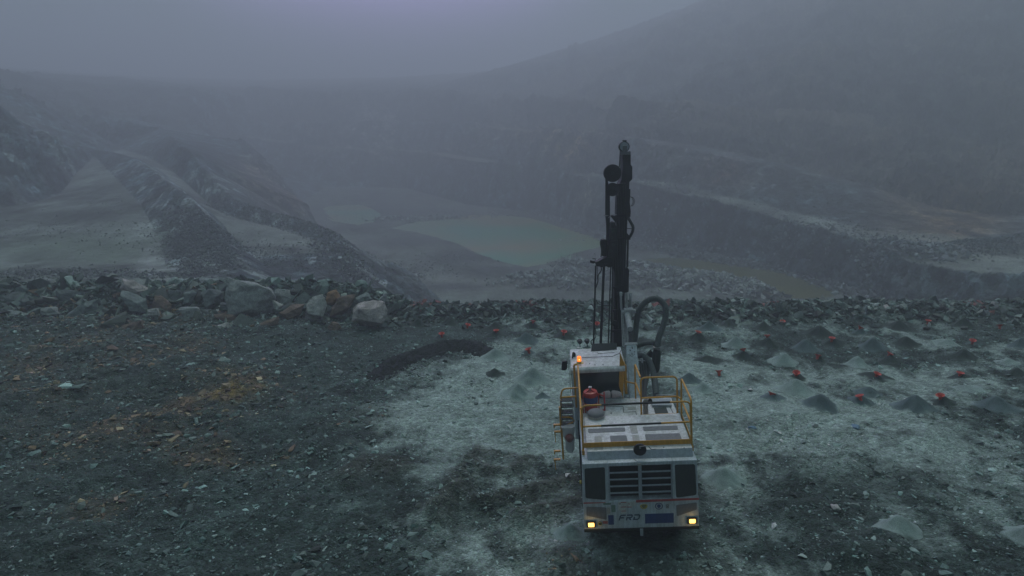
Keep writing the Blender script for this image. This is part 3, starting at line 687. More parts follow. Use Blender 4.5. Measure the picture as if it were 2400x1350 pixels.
BL = [
([(1325,130),(1450,135),(1590,185),(1615,240),(1600,330),(1550,370),(1400,350),(1345,290),(1320,200)],'grey','largest boulder of the berm, flat grey face with pinkish rim',37.4),
([(715,130),(790,150),(870,200),(850,250),(770,262),(715,190)],'pink','pale pinkish block tilted up at the berm crest, left of the largest boulder',38.6),
([(715,200),(760,225),(850,255),(880,330),(800,335),(735,280)],'slate','grey green slab directly below the pale pinkish tilted block',37.6),
([(325,195),(500,200),(510,230),(480,270),(400,290),(330,270)],'dark','dark flat topped block on the crest left of the leaning long slab',38.8),
([(560,255),(575,300),(520,370),(380,390),(410,330),(500,270)],'slate','long grey green slab leaning down to the left below the crest',37.4),
([(0,215),(100,212),(250,255),(240,310),(120,330),(40,280),(0,250)],'dark','wide dark boulder on the crest at the far left edge',38.8),
([(0,320),(100,325),(150,360),(120,400),(20,385)],'slate','rounded grey boulder below the wide dark one at left edge',37.2),
([(-30,370),(60,400),(100,430),(80,480),(0,490),(-40,470)],'brown','reddish brown boulder cut by the left edge of the picture',35.6),
([(235,310),(300,300),(350,340),(270,380),(230,350)],'grey','angular grey wedge between the dark flat topped block and the left boulders',37.2),
([(160,330),(200,308),(250,298),(235,340),(190,365)],'slate','small grey block beside the angular grey wedge, on its left',37.6),
([(900,235),(960,240),(1000,290),(1005,345),(930,350),(890,290)],'brown','brownish boulder right of the grey green slab, worn rounded top',37.8),
([(985,205),(1060,200),(1070,250),(1040,290),(990,280)],'dark','dark wedge standing on the crest right of the brownish boulder',38.7),
([(1080,215),(1130,200),(1150,215),(1130,275),(1070,290)],'slate','narrow upright grey slab leaning right, middle of the berm crest',38.5),
([(1170,210),(1230,188),(1300,215),(1310,260),(1250,330),(1190,300)],'dark','big dark angular boulder immediately left of the largest boulder',38.2),
([(1055,300),(1160,298),(1190,350),(1130,385),(1075,345)],'grey','grey block with pale top edge in front of the big dark boulder',36.6),
([(1180,310),(1230,315),(1252,365),(1205,388)],'dark','small dark block wedged right of the pale topped grey block',36.8),
([(1250,345),(1320,335),(1370,350),(1395,388),(1350,402),(1265,378)],'brown','low block with orange stain at the foot of the largest boulder',35.9),
([(1285,275),(1345,272),(1362,318),(1295,325)],'dark','small dark block tucked against the left side of the largest boulder',37.2),
([(1615,195),(1740,200),(1780,250),(1700,300),(1640,285),(1600,235)],'grey','pale grey ragged boulder just right of the largest boulder',38.5),
([(1600,255),(1660,290),(1645,325),(1600,310)],'pale','small pale stone at the right shoulder of the largest boulder',37.2),
([(1640,330),(1700,290),(1785,282),(1765,340),(1680,382)],'brown','dark brown slanted block below the pale grey ragged boulder',36.6),
([(1500,400),(1560,385),(1625,358),(1635,395),(1560,445),(1500,432)],'brown','brown slab lying at the foot of the berm right of centre',35.0),
([(1790,290),(1830,238),(1885,228),(1912,290),(1900,350),(1825,378),(1785,340)],'pale','bright faceted boulder between the brown block and the tall leaning slab',37.),
([(1915,215),(1968,195),(1992,240),(1950,292),(1912,280)],'orange','orange brown pointed block behind the bright faceted boulder',38.3),
([(1990,235),(2085,225),(2060,290),(1995,362),(1932,372),(1950,300)],'brown','tall brown grey slab leaning right beside the square right hand boulder',37.4),
([(2085,245),(2150,212),(2182,250),(2115,292)],'slate','grey wedge on the crest above the square right hand boulder',38.6),
([(2095,280),(2180,262),(2250,278),(2268,340),(2250,392),(2140,412),(2068,372),(2062,310)],'pink','large square boulder at the right end of the boulder row',36.),
([(2225,245),(2262,218),(2278,262),(2240,275)],'grey','small upright stone just behind the square right hand boulder',37.8),
([(1915,420),(1945,385),(1985,395),(2003,432),(1950,440)],'brown','brown pyramid shaped stone in front of the tall leaning slab',34.9),
([(1440,432),(1495,422),(1512,455),(1450,465)],'grey','small flat grey stone left of the brown slab at berm foot',34.6),
([(1275,405),(1330,392),(1355,440),(1295,465)],'pale','pale greenish stone below the orange stained low block',34.8),
([(858,315),(920,305),(938,345),(868,352)],'pale','pale rounded stone in front of the brownish boulder',36.6),
([(700,410),(760,425),(830,375),(845,430),(790,465),(720,460)],'brown','jagged brown green block below the pinkish block and the slab',34.8),
([(800,545),(840,518),(915,520),(922,565),(850,578)],'brown','dark block with an orange end lying alone below the berm',31.6),
([(705,580),(735,570),(775,580),(770,597),(720,600)],'slate','flat grey stone just left of the orange ended block',31.4),
([(150,575),(180,522),(240,515),(245,560),(225,583)],'tan','yellowish tan boulder in the brown rubble near the left edge',31.8),
([(245,540),(300,528),(322,560),(300,578),(255,570)],'orange','orange brown stone right beside the yellowish tan boulder',31.8),
([(333,655),(435,648),(455,715),(430,735),(348,700)],'slate','greyish lavender squared block in the rubble at left',29.4),
([(1450,580),(1480,558),(1512,575),(1505,605),(1452,612)],'dark','dark stone alone on smooth gravel below the largest boulder',31.),
([(1605,800),(1630,762),(1655,790),(1648,858),(1610,850)],'pale','upright pale green stone right of the yellow ochre patch',27.4),
([(960,1065),(985,1020),(1060,1035),(1058,1075),(1040,1092),(970,1090)],'brown','brown boulder in the pile of stones below the ochre patch',24.4),
([(1625,1060),(1640,1025),(1680,1020),(1692,1055),(1660,1072)],'pale','pale grey cube shaped stone on the gravel left of centre',24.6),
([(20,1225),(45,1212),(75,1222),(70,1255),(30,1262)],'tan','pale tan stone alone near the lower left edge',22.8),
([(488,955),(510,935),(610,925),(600,968),(515,985)],'dark','long dark flat block above the brown pile at left',26.2),
([(1045,680),(1065,660),(1112,690),(1100,722),(1062,712)],'orange','orange stone on top of the small brown heap',29.1),
([(1010,640),(1060,630),(1110,645),(1090,665),(1030,668)],'brown','flat brown stone just above the orange one of the small heap',29.8),
([(2010,760),(2045,735),(2090,745),(2085,795),(2035,808)],'pale','cracked pale green boulder below the dark gravel windrow',27.2),
([(1945,700),(1975,665),(2010,680),(2005,715),(1965,728)],'slate','grey green stone up and left of the cracked pale boulder',28.4),
([(765,830),(785,808),(818,818),(812,852),(775,855)],'ochre','ochre yellow stone left of the yellow ochre patch',27.0),
([(1830,765),(1850,748),(1885,755),(1880,775),(1845,782)],'pale','small pale flat stone between ochre patch and cracked pale boulder',27.9),
([(640,930),(670,912),(715,915),(710,945),(665,952)],'ochre','ochre stone right of the long dark flat block',26.3),
([(415,1070),(440,1045),(470,1060),(468,1085),(430,1090)],'orange','rusty stone left of the brown boulder, in the lower left',24.6),
([(1340,955),(1375,935),(1412,950),(1400,1000),(1365,1010)],'slate','leaning grey slab at the right of the brown boulder pile',25.2),
]
for i, (o_, tn, lb, d) in enumerate(BL): boulder(o_, tn, lb, d, 200+i)
ident = lambda x, y: (x, y)
for i, (o_, tn, lb, d) in enumerate([
 ([(1680,1309),(1688,1304),(1704,1307),(1703,1324),(1690,1326),(1679,1320)],'pale','pale squared block near the bottom edge right of the rig',15.0),
 ([(2074,1308),(2090,1302),(2098,1315),(2094,1326),(2078,1324)],'brown','rounded brown stone near the bottom edge below the pale mound',15.0),
 ([(2085,1345),(2100,1336),(2112,1345),(2108,1362),(2090,1362)],'dark','dark stone cut by the bottom edge at right',14.3),
 ([(300+1600-1728+1500,1160),(1676,1152),(1690,1156),(1697,1168),(1683,1176),(1670,1172)],'slate','grey stone right of the rig rear beside the pale mound',18.2),
 ([(1652,1060),(1664,1058),(1666,1070),(1656,1078),(1650,1070)],'slate','round grey green stone next to the rig, right of its railing',20.6),
 ([(590,1260),(612,1255),(622,1268),(605,1283),(588,1276)],'pale','pale grey stone in the lower left, right of dark rubble',16.5),
 ([(302,1262),(325,1262),(330,1275),(312,1284),(300,1276)],'pale','bright angular stone at the lower left above the bottom corner',16.4)]):
    o_ = [q for q in o_ if 0 < q[0] < 2600]; boulder(o_, tn, lb, d, 400+i, ident)

# ------------------------------------------------------------------ drill cuttings mounds and red hole collars
zr = lambda x, y: (1600+x/3, 680+y/3); zc = lambda x, y: (700+x/2.7, 650+y/2.7)
PILES = []   # px, base py, width px, top py, tone, (cap px,py) or None
for a in [(105,370,160,300,'dark',(108,298)),(360,405,190,330,'pale',0),(590,400,150,325,'dark',(595,322)),(425,490,160,425,'dark',(428,412)),(705,260,150,225,'dark',(703,218)),
 (560,290,140,230,'dark',0),(320,270,150,215,'dark',0),(180,310,190,240,'grey',0),(950,330,210,262,'dark',0),(1060,380,170,338,'dark',(1050,332)),(860,420,200,345,'grey',0),
 (1240,300,110,265,'grey',(1248,254)),(1320,420,210,345,'grey',0),(1510,290,200,225,'dark',0),(1560,395,180,335,'dark',0),(1726,250,110,228,'dark',(1726,217)),(1960,270,190,180,'dark',0),
 (2230,272,120,252,'dark',(2230,248)),(2045,378,110,352,'grey',(2040,348)),(1840,400,190,350,'pale',0),(2360,410,170,350,'grey',0),(700,520,210,450,'pale',0),(950,492,130,460,'dark',(950,450)),
 (1210,540,220,465,'pale',0),(1445,510,170,458,'dark',(1455,440)),(1960,500,180,430,'dark',0),(255,605,130,580,'pale',(256,566)),(800,618,130,585,'dark',(800,574)),(1345,640,230,592,'dark',(1365,590)),
 (1935,640,150,592,'dark',(1950,588)),(780,745,270,645,'pale',0),(950,860,270,720,'grey',0),(625,800,180,748,'grey',(622,738)),(1245,800,180,750,'grey',(1248,744)),(1300,745,190,685,'grey',0),
 (1610,880,280,740,'grey',0),(1820,830,180,752,'dark',(1812,744)),(2170,890,310,760,'grey',0),(1990,740,200,690,'pale',0),(2390,850,140,770,'dark',0),(40,660,170,540,'grey',0),(130,740,170,655,'pale',0),
 (2330,620,150,560,'dark',0),(2270,540,160,490,'pale',0),(170,515,220,478,'dark',0)]:
    PILES.append((*zr(a[0], a[1]), a[2]/3, zr(0, a[3])[1], a[4], zr(*a[5]) if a[5] else None))
for a in [(755,300,120,245,'dark',0),(965,300,140,235,'dark',0),(1075,312,130,290,'dark',(1070,294)),(1250,385,130,345,'dark',(1250,338)),(1245,340,140,285,'dark',0),(1475,330,110,282,'dark',(1482,280)),
 (1440,430,170,360,'grey',0),(1680,400,160,345,'dark',(1678,343)),(905,378,90,362,'dark',(905,352)),(1250,530,200,460,'pale',0),(1455,485,90,462,'grey',(1455,453)),(1240,640,130,585,'dark',0),
 (1480,680,240,590,'pale',0),(1390,780,240,675,'pale',0),(1880,330,130,296,'dark',(1888,292)),(1540,770,100,720,'grey',0)]:
    PILES.append((*zc(a[0], a[1]), a[2]/2.7, zc(0, a[3])[1], a[4], zc(*a[5]) if a[5] else None))
for a in [(2093,1263,110,1202,'pale'),(2395,1284,95,1224,'pale'),(1690,1140,95,1102,'pale'),(1335,1264,78,1212,'pale')]: PILES.append((*a[:4], a[4], None))
def pile(px, pb, wpx, pt, tone, seed):
    f = G(px, pb); dpt = f.y*math.cos(PITCH)+CAM_H*math.sin(PITCH); r = wpx*dpt/F/2
    cx, cy = (px-1200)/F*(dpt+r), f.y+r*.8
    h = float(np.clip(W(px, pt, cy).z*1.3, .2, r*.68)); rx, ry = r, r*.9
    nr, na = 14, 44; V = []; T = []
    a = np.linspace(0, 2*np.pi, na, endpoint=False); rr = np.linspace(0, 1, nr)
    wob = 1+.16*noise2(np.cos(a)*1.3+seed*3.1, np.sin(a)*1.3, seed)*1.6+.05*noise2(np.cos(a)*5+seed, np.sin(a)*5, seed+1)
    R2, A2 = np.meshgrid(rr, a, indexing='ij'); x = cx+R2*np.cos(A2)*rx*wob[None]*1.12; y = cy+R2*np.sin(A2)*ry*wob[None]*1.12
    k = (seed*7 % 10)/10; prof = np.where(R2 < .12, 1-.5*R2**2/.12*1.0, (1-R2))**(1.02+.25*k); prof = (np.exp(-(R2*(1.75+.3*k))**1.7)-math.exp(-(1.75+.3*k)**1.7)); prof = prof*(1+.22*noise2(x*1.3+seed, y*1.3, seed+5))
    prof = prof/(1+.18*prof); prof = prof/prof.max()
    z = ground_h(x, y)*(1-prof*.5)+prof*h*(1+.12*noise2(x*2.2, y*2.2, seed))+.02*fbm2(x*5, y*5, seed)*prof**.5-.03*(R2 > .97)
    base = Vector((cx, cy, 0)); Vn = np.stack([x-cx, y-cy, z], -1).reshape(-1, 3)
    i = np.arange(nr-1)[:, None]*na+np.arange(na)[None]; j = np.arange(nr-1)[:, None]*na+(np.arange(na)+1)[None] % na
    T = np.stack([i, i+na, j+na, j], -1).reshape(-1, 4)
    kk = np.clip(sstep(1.08, .75, R2+.25*fbm2(x*2.5, y*2.5, seed, 3)), 0, 1)[..., None]
    cc = ground_col(x, y)*(1-kk)+np.array(CUT[tone])*kk*(1+.2*fbm2(x*1.7, y*1.7, seed+9, 3))[..., None]
    o = mesh_np('cuttings_mound', Vn, T, M['cuttings'], cols=np.clip(cc, .01, 1).reshape(-1, 3), smooth=True); o.location = base
    return o, cx, cy, r, h
def cap_mesh():
    bm = bmesh.new(); prof = [(.050, -.12), (.055, 0), (.085, .04), (.135, .075), (.140, .085), (.128, .088), (.078, .05), (.046, .0), (.040, -.10)]
    na = 20; ring = []
    for r_, z_ in prof: ring.append([bm.verts.new((r_*math.cos(2*math.pi*k/na), r_*math.sin(2*math.pi*k/na), z_)) for k in range(na)])
    for a_, b_ in zip(ring[:-1], ring[1:]):
        for k in range(na): bm.faces.new((a_[k], a_[(k+1) % na], b_[(k+1) % na], b_[k]))
    bm.faces.new(ring[-1])
    return bm
capo = from_bm('hole_collar', cap_mesh(), M['capred'], smooth=True)
bands = [(0, 765, 'farthest row'), (765, 800, 'second farthest row'), (800, 840, 'third farthest row'), (840, 900, 'fourth farthest row'), (900, 1010, 'nearest row'), (1010, 1400, 'foreground')]
ordn = ['first', 'second', 'third', 'fourth', 'fifth', 'sixth', 'seventh', 'eighth', 'ninth', 'tenth', 'eleventh', 'twelfth', 'thirteenth']
def band(py_): return next(n_ for a_, b_, n_ in bands if a_ <= py_ < b_)
keys = {}
for i, p in enumerate(PILES): keys.setdefault((band(p[1]), p[4], bool(p[5])), []).append(i)
caps = []
for (bn, tone, hc), idx in keys.items():
    idx.sort(key=lambda i: PILES[i][0])
    for k, i in enumerate(idx):
        p = PILES[i]; o, cx, cy, r, h = pile(*p[:5], i+1)
        what = f"{tone} cuttings mound {'with red collar' if hc else 'without collar'}"
        where = f"in the {bn}" if bn != 'foreground' else 'in the foreground'
        if len(idx) > 1: where = f"{ordn[k]} such from left {where}"
        if bn == 'foreground':
            where = {2093: 'lower right, between the rig and the right edge', 2395: 'cut by the right edge in the lower right', 1690: 'just right of the rig rear corner', 1335: 'at the rig rear left corner'}[int(p[0])]
            what = 'pale rock dust mound'
        tag(o, f"{what}, {where}", 'mound', 'drill cuttings mounds on the bench')
        if hc:
            q = p[5]; pt = G(q[0], q[1]+2, h*.95); pt.z += float(ground_h(np.array([cx]), np.array([cy]))[0])*.4-.02; caps.append((q[0], bn, pt))
cb_ = {}
for c_ in caps: cb_.setdefault(c_[1], []).append(c_)
fst = True
for bn, lst in cb_.items():
    lst.sort(key=lambda c_: c_[0])
    for k, (px, _, pt) in enumerate(lst):
        o = capo if fst else capo.copy()
        if not fst: col.objects.link(o)
        fst = False
        o.location = pt; o.rotation_euler = (rng.normal(0, .18), rng.normal(0, .18), rng.uniform(0, 6)); o.scale = (1.12,)*3
        where = f"{ordn[k]} from the left in the {bn}" if len(lst) > 1 else f"the only one in the {bn}"
        tag(o, f"red funnel shaped drill hole collar, {where}", 'hole collar', 'red collars on the drilled blast holes')
# long dark windrow of stemming gravel
cr_ = [zc(500, 560), zc(600, 505), zc(700, 462), zc(800, 420), zc(900, 392), zc(1000, 380), zc(1080, 380), zc(1150, 410)]
P = [tuple(G(px, py_+22)[:2]) for px, py_ in cr_]
rag = None
xs = np.linspace(min(p[0] for p in P)-1.2, max(p[0] for p in P)+1.2, 150); ys = np.linspace(min(p[1] for p in P)-2.2, max(p[1] for p in P)+2.2, 110)
Xw, Yw = np.meshgrid(xs, ys); d, t_ = seg_dist(P, Xw, Yw)
hh = .42*np.interp(t_, [0, .12, .35, .8, .95, 1], [.3, .6, .9, 1, .8, .5]); wd = (.8+.16*fbm2(Xw*1.3, Yw*1.3, 91, 4)+.12*fbm2(Xw*5, Yw*5, 92, 2))*np.interp(t_, [0, .3, .8, 1], [.8, .95, 1, .8])
hp = hh*np.clip(1-d/wd, 0, 1)**.85; Zw = ground_h(Xw, Yw)+hp+.05*fbm2(Xw*5, Yw*5, 5, 3)*(hp > 0)-.04*(hp <= 0)
mk_ = hp > 0; Qw = grid_faces(*Xw.shape); kq = mk_.reshape(-1)[Qw].any(1)
uq, inv = np.unique(Qw[kq], return_inverse=True); Vw = np.stack([Xw, Yw, Zw], -1).reshape(-1, 3)[uq]
c0 = Vw.mean(0); c0[2] = 0
o = mesh_np('gravel_windrow', Vw-c0, inv.reshape(-1, 4), M['chips'], smooth=True); o.location = c0
tag(o, 'long low ridge of dark stemming gravel lying on the bench, left of the rig', 'gravel pile')
# small litter
def litter(name, px, py_, size, mat, label, cat, seed, flat=.3):
    bm = bmesh.new(); r = np.random.default_rng(seed); bmesh.ops.create_icosphere(bm, subdivisions=3, radius=1)
    for v in bm.verts:
        a_ = .45*float(noise3(np.array([v.co.x*1.7+seed]), np.array([v.co.y*1.7]), np.array([v.co.z*1.7]), seed)[0]); v.co *= 1+a_; v.co = Vector((v.co.x*size[0], v.co.y*size[1], max(v.co.z, -.3)*size[2]))
    o = from_bm(name, bm, mat, smooth=True); g_ = G(px, py_); o.location = (g_.x, g_.y, float(ground_h(np.array([g_.x]), np.array([g_.y]))[0])+size[2]*.3)
    return tag(o, label, cat)
litter('plastic_scrap', 2003, 1007, (.14, .2, .05), M['bluefilm'], 'crumpled blue plastic scrap on pale ground right of the rig', 'plastic scrap', 3)
litter('plastic_scrap', 1762, 1010, (.13, .1, .04), M['bluefilm'], 'smaller blue plastic scrap among stones nearer the rig', 'plastic scrap', 5)
litter('tool_bag', 2172, 772, (.2, .16, .13), M['black'], 'small black bag on the ground below a far red collar', 'bag', 6)
litter('plastic_jug', 2178, 768, (.07, .07, .2), M['label'], 'small white plastic jug standing by the black bag', 'jug', 8)
litter('paper_sack', 1958, 1188, (.11, .13, .05), M['pad'], 'crumpled white paper sack on rubble in the right foreground', 'sack', 9)
# ------------------------------------------------------------------ the drill rig
def rotm(ax, deg): return Matrix.Rotation(math.radians(deg), 4, ax)
RIGM = Matrix.Translation((3.0238, 14.1156, 0)) @ rotm('Z', -3.498) @ rotm('X', 4.788) @ rotm('Y', -4.2)
RIGI = RIGM.inverted()
rig = bpy.data.objects.new('drill_rig', None); col.objects.link(rig); rig.matrix_world = RIGM
tag(rig, 'white tracked drill rig with tall black mast, yellow deck rails and lit tail lamps', 'drill rig')
z1 = lambda x, y: (1280+x/4.5, 780+y/4.5)
z2 = lambda x, y: (1280+x/4.5, 1020+y/4.5)
z3 = lambda x, y: (1340+x/4.654, 310+y/4.655)
z4 = lambda x, y: (1340+x/4.218, 560+y/4.219)
z5 = lambda x, y: (1440+x/4.82, 680+y/4.82)
z6 = lambda x, y: (1290+x/4.217, 860+y/4.219)
def LP(pp, ax, val):
    r = Vector(ray(*pp)); o = RIGI @ Vector((0, 0, CAM_H)); d = RIGI.to_3x3() @ r
    return o+d*((val-o[ax])/d[ax])
def LW(pp, d): return RIGI @ W(*pp, d)
def BM(): return bmesh.new()
def box(bm, x0, x1, y0, y1, z0, z1_):
    v = [bm.verts.new((x, y, z)) for z in (z0, z1_) for y in (y0, y1) for x in (x0, x1)]
    for f in ((0,1,3,2),(4,5,7,6),(0,1,5,4),(2,3,7,6),(0,2,6,4),(1,3,7,5)): bm.faces.new([v[i] for i in f])
def prism(bm, poly, ax, a0, a1):
    def mkp(p, a):
        l = list(p); l.insert(ax, a); return bm.verts.new(l)
    A = [mkp(p, a0) for p in poly]; B = [mkp(p, a1) for p in poly]
    bm.faces.new(A); bm.faces.new(B[::-1]); n = len(A)
    for i in range(n): bm.faces.new((A[i], A[(i+1) % n], B[(i+1) % n], B[i]))
def loft(bm, A, B):
    A = [bm.verts.new(p) for p in A]; B = [bm.verts.new(p) for p in B]; bm.faces.new(A); bm.faces.new(B[::-1]); n = len(A)
    for i in range(n): bm.faces.new((A[i], A[(i+1) % n], B[(i+1) % n], B[i]))
def rpoly(P, r, n=4):
    R_ = []
    for i, p in enumerate(P):
        p = Vector(p); a = Vector(P[i-1])-p; b2 = Vector(P[(i+1) % len(P)])-p
        rr = min(r, a.length*.45, b2.length*.45); s_ = p+a.normalized()*rr; e_ = p+b2.normalized()*rr
        for k in range(n+1):
            t_ = k/n; R_.append(tuple(s_*(1-t_)**2+p*2*t_*(1-t_)+e_*t_**2))
    return R_
def smooth_path(P, r=.1, n=5):
    P = [Vector(p) for p in P]; R_ = [P[0]]
    for i in range(1, len(P)-1):
        a = P[i-1]-P[i]; b2 = P[i+1]-P[i]; rr = min(r, a.length*.45, b2.length*.45)
        s_ = P[i]+a.normalized()*rr; e_ = P[i]+b2.normalized()*rr
        for k in range(n+1): t_ = k/n; R_.append(s_*(1-t_)**2+P[i]*2*t_*(1-t_)+e_*t_**2)
    return R_+[P[-1]]
def catmull(P, n=8):
    P = [Vector(p) for p in P]; P = [P[0]*2-P[1]]+P+[P[-1]*2-P[-2]]; R_ = []
    for i in range(1, len(P)-2):
        for k in range(n):
            t_ = k/n; R_.append(.5*((2*P[i])+(P[i+1]-P[i-1])*t_+(2*P[i-1]-5*P[i]+4*P[i+1]-P[i+2])*t_*t_+(3*P[i]-P[i-1]-3*P[i+1]+P[i+2])*t_**3))
    return R_+[P[-2]]
def tube(bm, P, r, n=8, rf=None):
    P = [Vector(p) for p in P]; rings = []; up = None
    for i, p in enumerate(P):
        t_ = (P[min(i+1, len(P)-1)]-P[max(i-1, 0)]).normalized()
        if up is None: up = Vector((0, 0, 1)) if abs(t_.z) < .9 else Vector((1, 0, 0))
        s_ = t_.cross(up).normalized(); up = s_.cross(t_).normalized(); q = r if rf is None else rf(i)
        rings.append([bm.verts.new(p+(s_*math.cos(2*math.pi*k/n)+up*math.sin(2*math.pi*k/n))*q) for k in range(n)])
    for A, B in zip(rings[:-1], rings[1:]):
        for k in range(n): bm.faces.new((A[k], A[(k+1) % n], B[(k+1) % n], B[k]))
    bm.faces.new(rings[0][::-1]); bm.faces.new(rings[-1])
def cyl(bm, a, b2, r, n=20): tube(bm, [a, b2], r, n)
def lathe(bm, c, prof, n=28):
    rings = [[bm.verts.new((c[0]+r*math.cos(2*math.pi*k/n), c[1]+r*math.sin(2*math.pi*k/n), c[2]+z)) for k in range(n)] for r, z in prof]
    for A, B in zip(rings[:-1], rings[1:]):
        for k in range(n): bm.faces.new((A[k], A[(k+1) % n], B[(k+1) % n], B[k]))
    bm.faces.new(rings[0][::-1]); bm.faces.new(rings[-1])
def part(name, bm, mat, parent=None, bev=0., smooth=False, label=None):
    o = from_bm(name, bm, M[mat], parent or rig, smooth)
    if bev:
        md = o.modifiers.new('bevel', 'BEVEL'); md.width = bev; md.segments = 2; md.limit_method = 'ANGLE'; md.angle_limit = math.radians(35)
    if label: o['label'] = label
    return o
# --- engine house: fascia frame, core, deck
bm = BM(); sl_ = lambda z: 1.25+.045*(2.85-z)/1.69
loft(bm, [(-sl_(1.16)-.0,.2,1.16),(sl_(1.16),.2,1.16),(1.25,.2,2.84),(-1.25,.2,2.84)], [(-1.28,1.95,1.16),(1.28,1.95,1.16),(1.25,1.95,2.84),(-1.25,1.95,2.84)])
loft(bm, [(-1.28,1.95,1.16),(1.28,1.95,1.16),(1.25,1.95,2.78),(-1.25,1.95,2.78)], [(-1.27,3.28,1.3),(1.27,3.28,1.3),(1.22,3.28,2.72),(-1.22,3.28,2.72)])
house = part('engine_house', bm, 'white', bev=.02)
bm = BM()
prism(bm, [(-sl_(1.16),1.16),(-.69,1.16),(-.69,2.85),(-1.25,2.85)], 1, 0, .2)
prism(bm, [(.72,1.16),(sl_(1.16),1.16),(1.25,2.85),(.72,2.85)], 1, 0, .2)
box(bm, -.69, .72, 0, .2, 1.16, 1.885); box(bm, -.69, .72, 0, .2, 2.765, 2.85)
part('rear_fascia', bm, 'white', bev=.012)
bm = BM(); box(bm, -.7, .73, .19, .205, 1.87, 2.78); part('radiator', bm, 'void')
gr = BM(); box(gr, -.03, .045, .002, .06, 1.89, 2.76); box(gr, -.689, -.66, .01, .08, 1.89, 2.76); box(gr, .69, .719, .01, .08, 1.89, 2.76); grille = part('radiator_grille', gr, 'greypaint', bev=.004)
for i in range(4):
    zc_ = 2.585-i*.172
    for x0, x1 in ((-.66, -.03), (.045, .69)):
        s = BM(); prism(s, [(.01, zc_-.009), (.012, zc_+.009), (.05, zc_+.012), (.05, zc_-.0)], 0, x0, x1); part('grille_slat', s, 'greypaint', grille)
def flat(name, poly, mat, r=.03, y=-.006, parent=None, label=None, depth=.006):
    b_ = BM(); prism(b_, rpoly(poly, r) if r else poly, 1, y, y+depth-.0005); return part(name, b_, mat, parent, label=label)
flat('vent_mesh', [(-1.21,2.74),(-.76,2.755),(-.77,1.92),(-1.22,1.985)], 'ventdark', .05)
flat('vent_mesh', [(.765,2.755),(1.205,2.75),(1.235,1.975),(.79,1.92)], 'ventdark', .05)
flat('vent_mesh', [(-1.21,1.765),(-.765,1.725),(-.77,1.40),(-1.22,1.53)], 'vent', .03)
flat('vent_mesh', [(.785,1.73),(1.24,1.785),(1.24,1.60),(.80,1.44)], 'vent', .03)
flat('stripe', [(-.10,1.895),(1.29,1.895),(1.29,1.85),(-.10,1.83)], 'stripe', 0)
flat('stripe', [(-1.275,1.875),(-.78,1.86),(-.78,1.845),(-1.275,1.84)], 'stripe', 0)
flat('sticker', [(-.735,1.52),(-.61,1.52),(-.61,1.27),(-.735,1.27)], 'blue', 0, label='narrow blue rectangle')
flat('sticker', [(.09,1.525),(.73,1.525),(.73,1.275),(.09,1.275)], 'blue', 0, label='long blue rectangle')
# maker letters
def letters(x0, z0, h, mat):
    sh = .28; k = h
    polys = {'F': [[(0,0),(.19,0),(.19,.34),(.72,.34),(.72,.56),(.19,.56),(.19,.66),(.30,.78),(.9,.78),(.9,1),(.22,1),(0,.80)]],
             'R': [[(0,0),(.2,0),(.2,.32),(.42,.32),(.62,0),(.88,0),(.66,.34),(.85,.44),(.9,.6),(.9,.82),(.74,1),(0,1),(0,.78),(.66,.78),(.7,.72),(.7,.60),(.64,.54),(0,.54)]],
             'D': [[(0,0),(.72,0),(.95,.24),(.95,.78),(.74,1),(0,1),(0,.78),(.62,.78),(.74,.66),(.74,.32),(.64,.22),(.21,.22),(.21,.56),(0,.56)]]}
    b_ = BM(); x = x0
    for ch in 'FRD':
        for P in polys[ch]:
            Q_ = [(x+(px+sh*pz)*k*.98, z0+pz*k) for px, pz in P]; prism(b_, Q_, 1, -.006, -.0005)
        x += k*1.08
    return part('lettering', b_, mat, label='FRD in dark blue slanted capitals')
letters(-.505, 1.375, .150, 'navy')
# stickers with small print bars
def lbl(x0, x1, z0, z1_, mat='label'): return flat('sticker', [(x0,z1_),(x1,z1_),(x1,z0),(x0,z0)], mat, 0, y=-.004, depth=.004)
def bars(p, rows, mat='stripe'):
    for x0, x1, z in rows: flat('print', [(x0,z+.008),(x1,z+.008),(x1,z-.008),(x0,z-.008)], mat, 0, y=-.007, depth=.003, parent=p)
s_ = lbl(-.50,-.11,1.745,1.86); bars(s_, [(-.44,-.32,1.845),(-.27,-.24,1.80)])
s_ = lbl(-.50,-.33,1.64,1.74); bars(s_, [(-.44,-.32,1.725)])
s_ = lbl(-.44,-.32,1.55,1.635); bars(s_, [(-.43,-.33,1.62)])
s_ = lbl(-.32,-.17,1.705,1.74); bars(s_, [(-.31,-.2,1.72)])
flat('print', [(-.475,1.80),(-.455,1.835),(-.435,1.80)], 'navy', 0, y=-.007, depth=.003, parent=s_)
lbl(-.655,-.56,1.60,1.78,'green'); lbl(-.83,-.66,1.795,1.84,'green'); lbl(-.76,-.68,1.56,1.72,'pad')
p = [(0+.085*math.cos(a)-.0+.07, 1.735+.085*math.sin(a)*(1 if math.sin(a) < 0 else .55)) for a in np.linspace(0, 2*math.pi, 13)[:-1]]
s_ = flat('sticker', p, 'hazard', 0, y=-.004, depth=.004, label='yellow warning shield'); bars(s_, [(.02,.12,1.755),(.03,.11,1.725),(.05,.09,1.695)], 'navy')
s_ = lbl(.31,.50,1.625,1.815)
def ringp(cx, cz, r0, r1, y0, y1, parent, mat, n=28, name='emblem'):
    b_ = BM(); A = []
    for r in (r0, r1):
        for y in (y0, y1): A.append([b_.verts.new((cx+r*math.cos(2*math.pi*k/n), y, cz+r*math.sin(2*math.pi*k/n))) for k in range(n)])
    for a, b3 in ((0, 1), (1, 3), (3, 2), (2, 0)):
        for k in range(n): b_.faces.new((A[a][k], A[a][(k+1) % n], A[b3][(k+1) % n], A[b3][k]))
    return part(name, b_, mat, parent)
ringp(.405, 1.72, .068, .088, -.0075, -.0045, s_, 'blue')
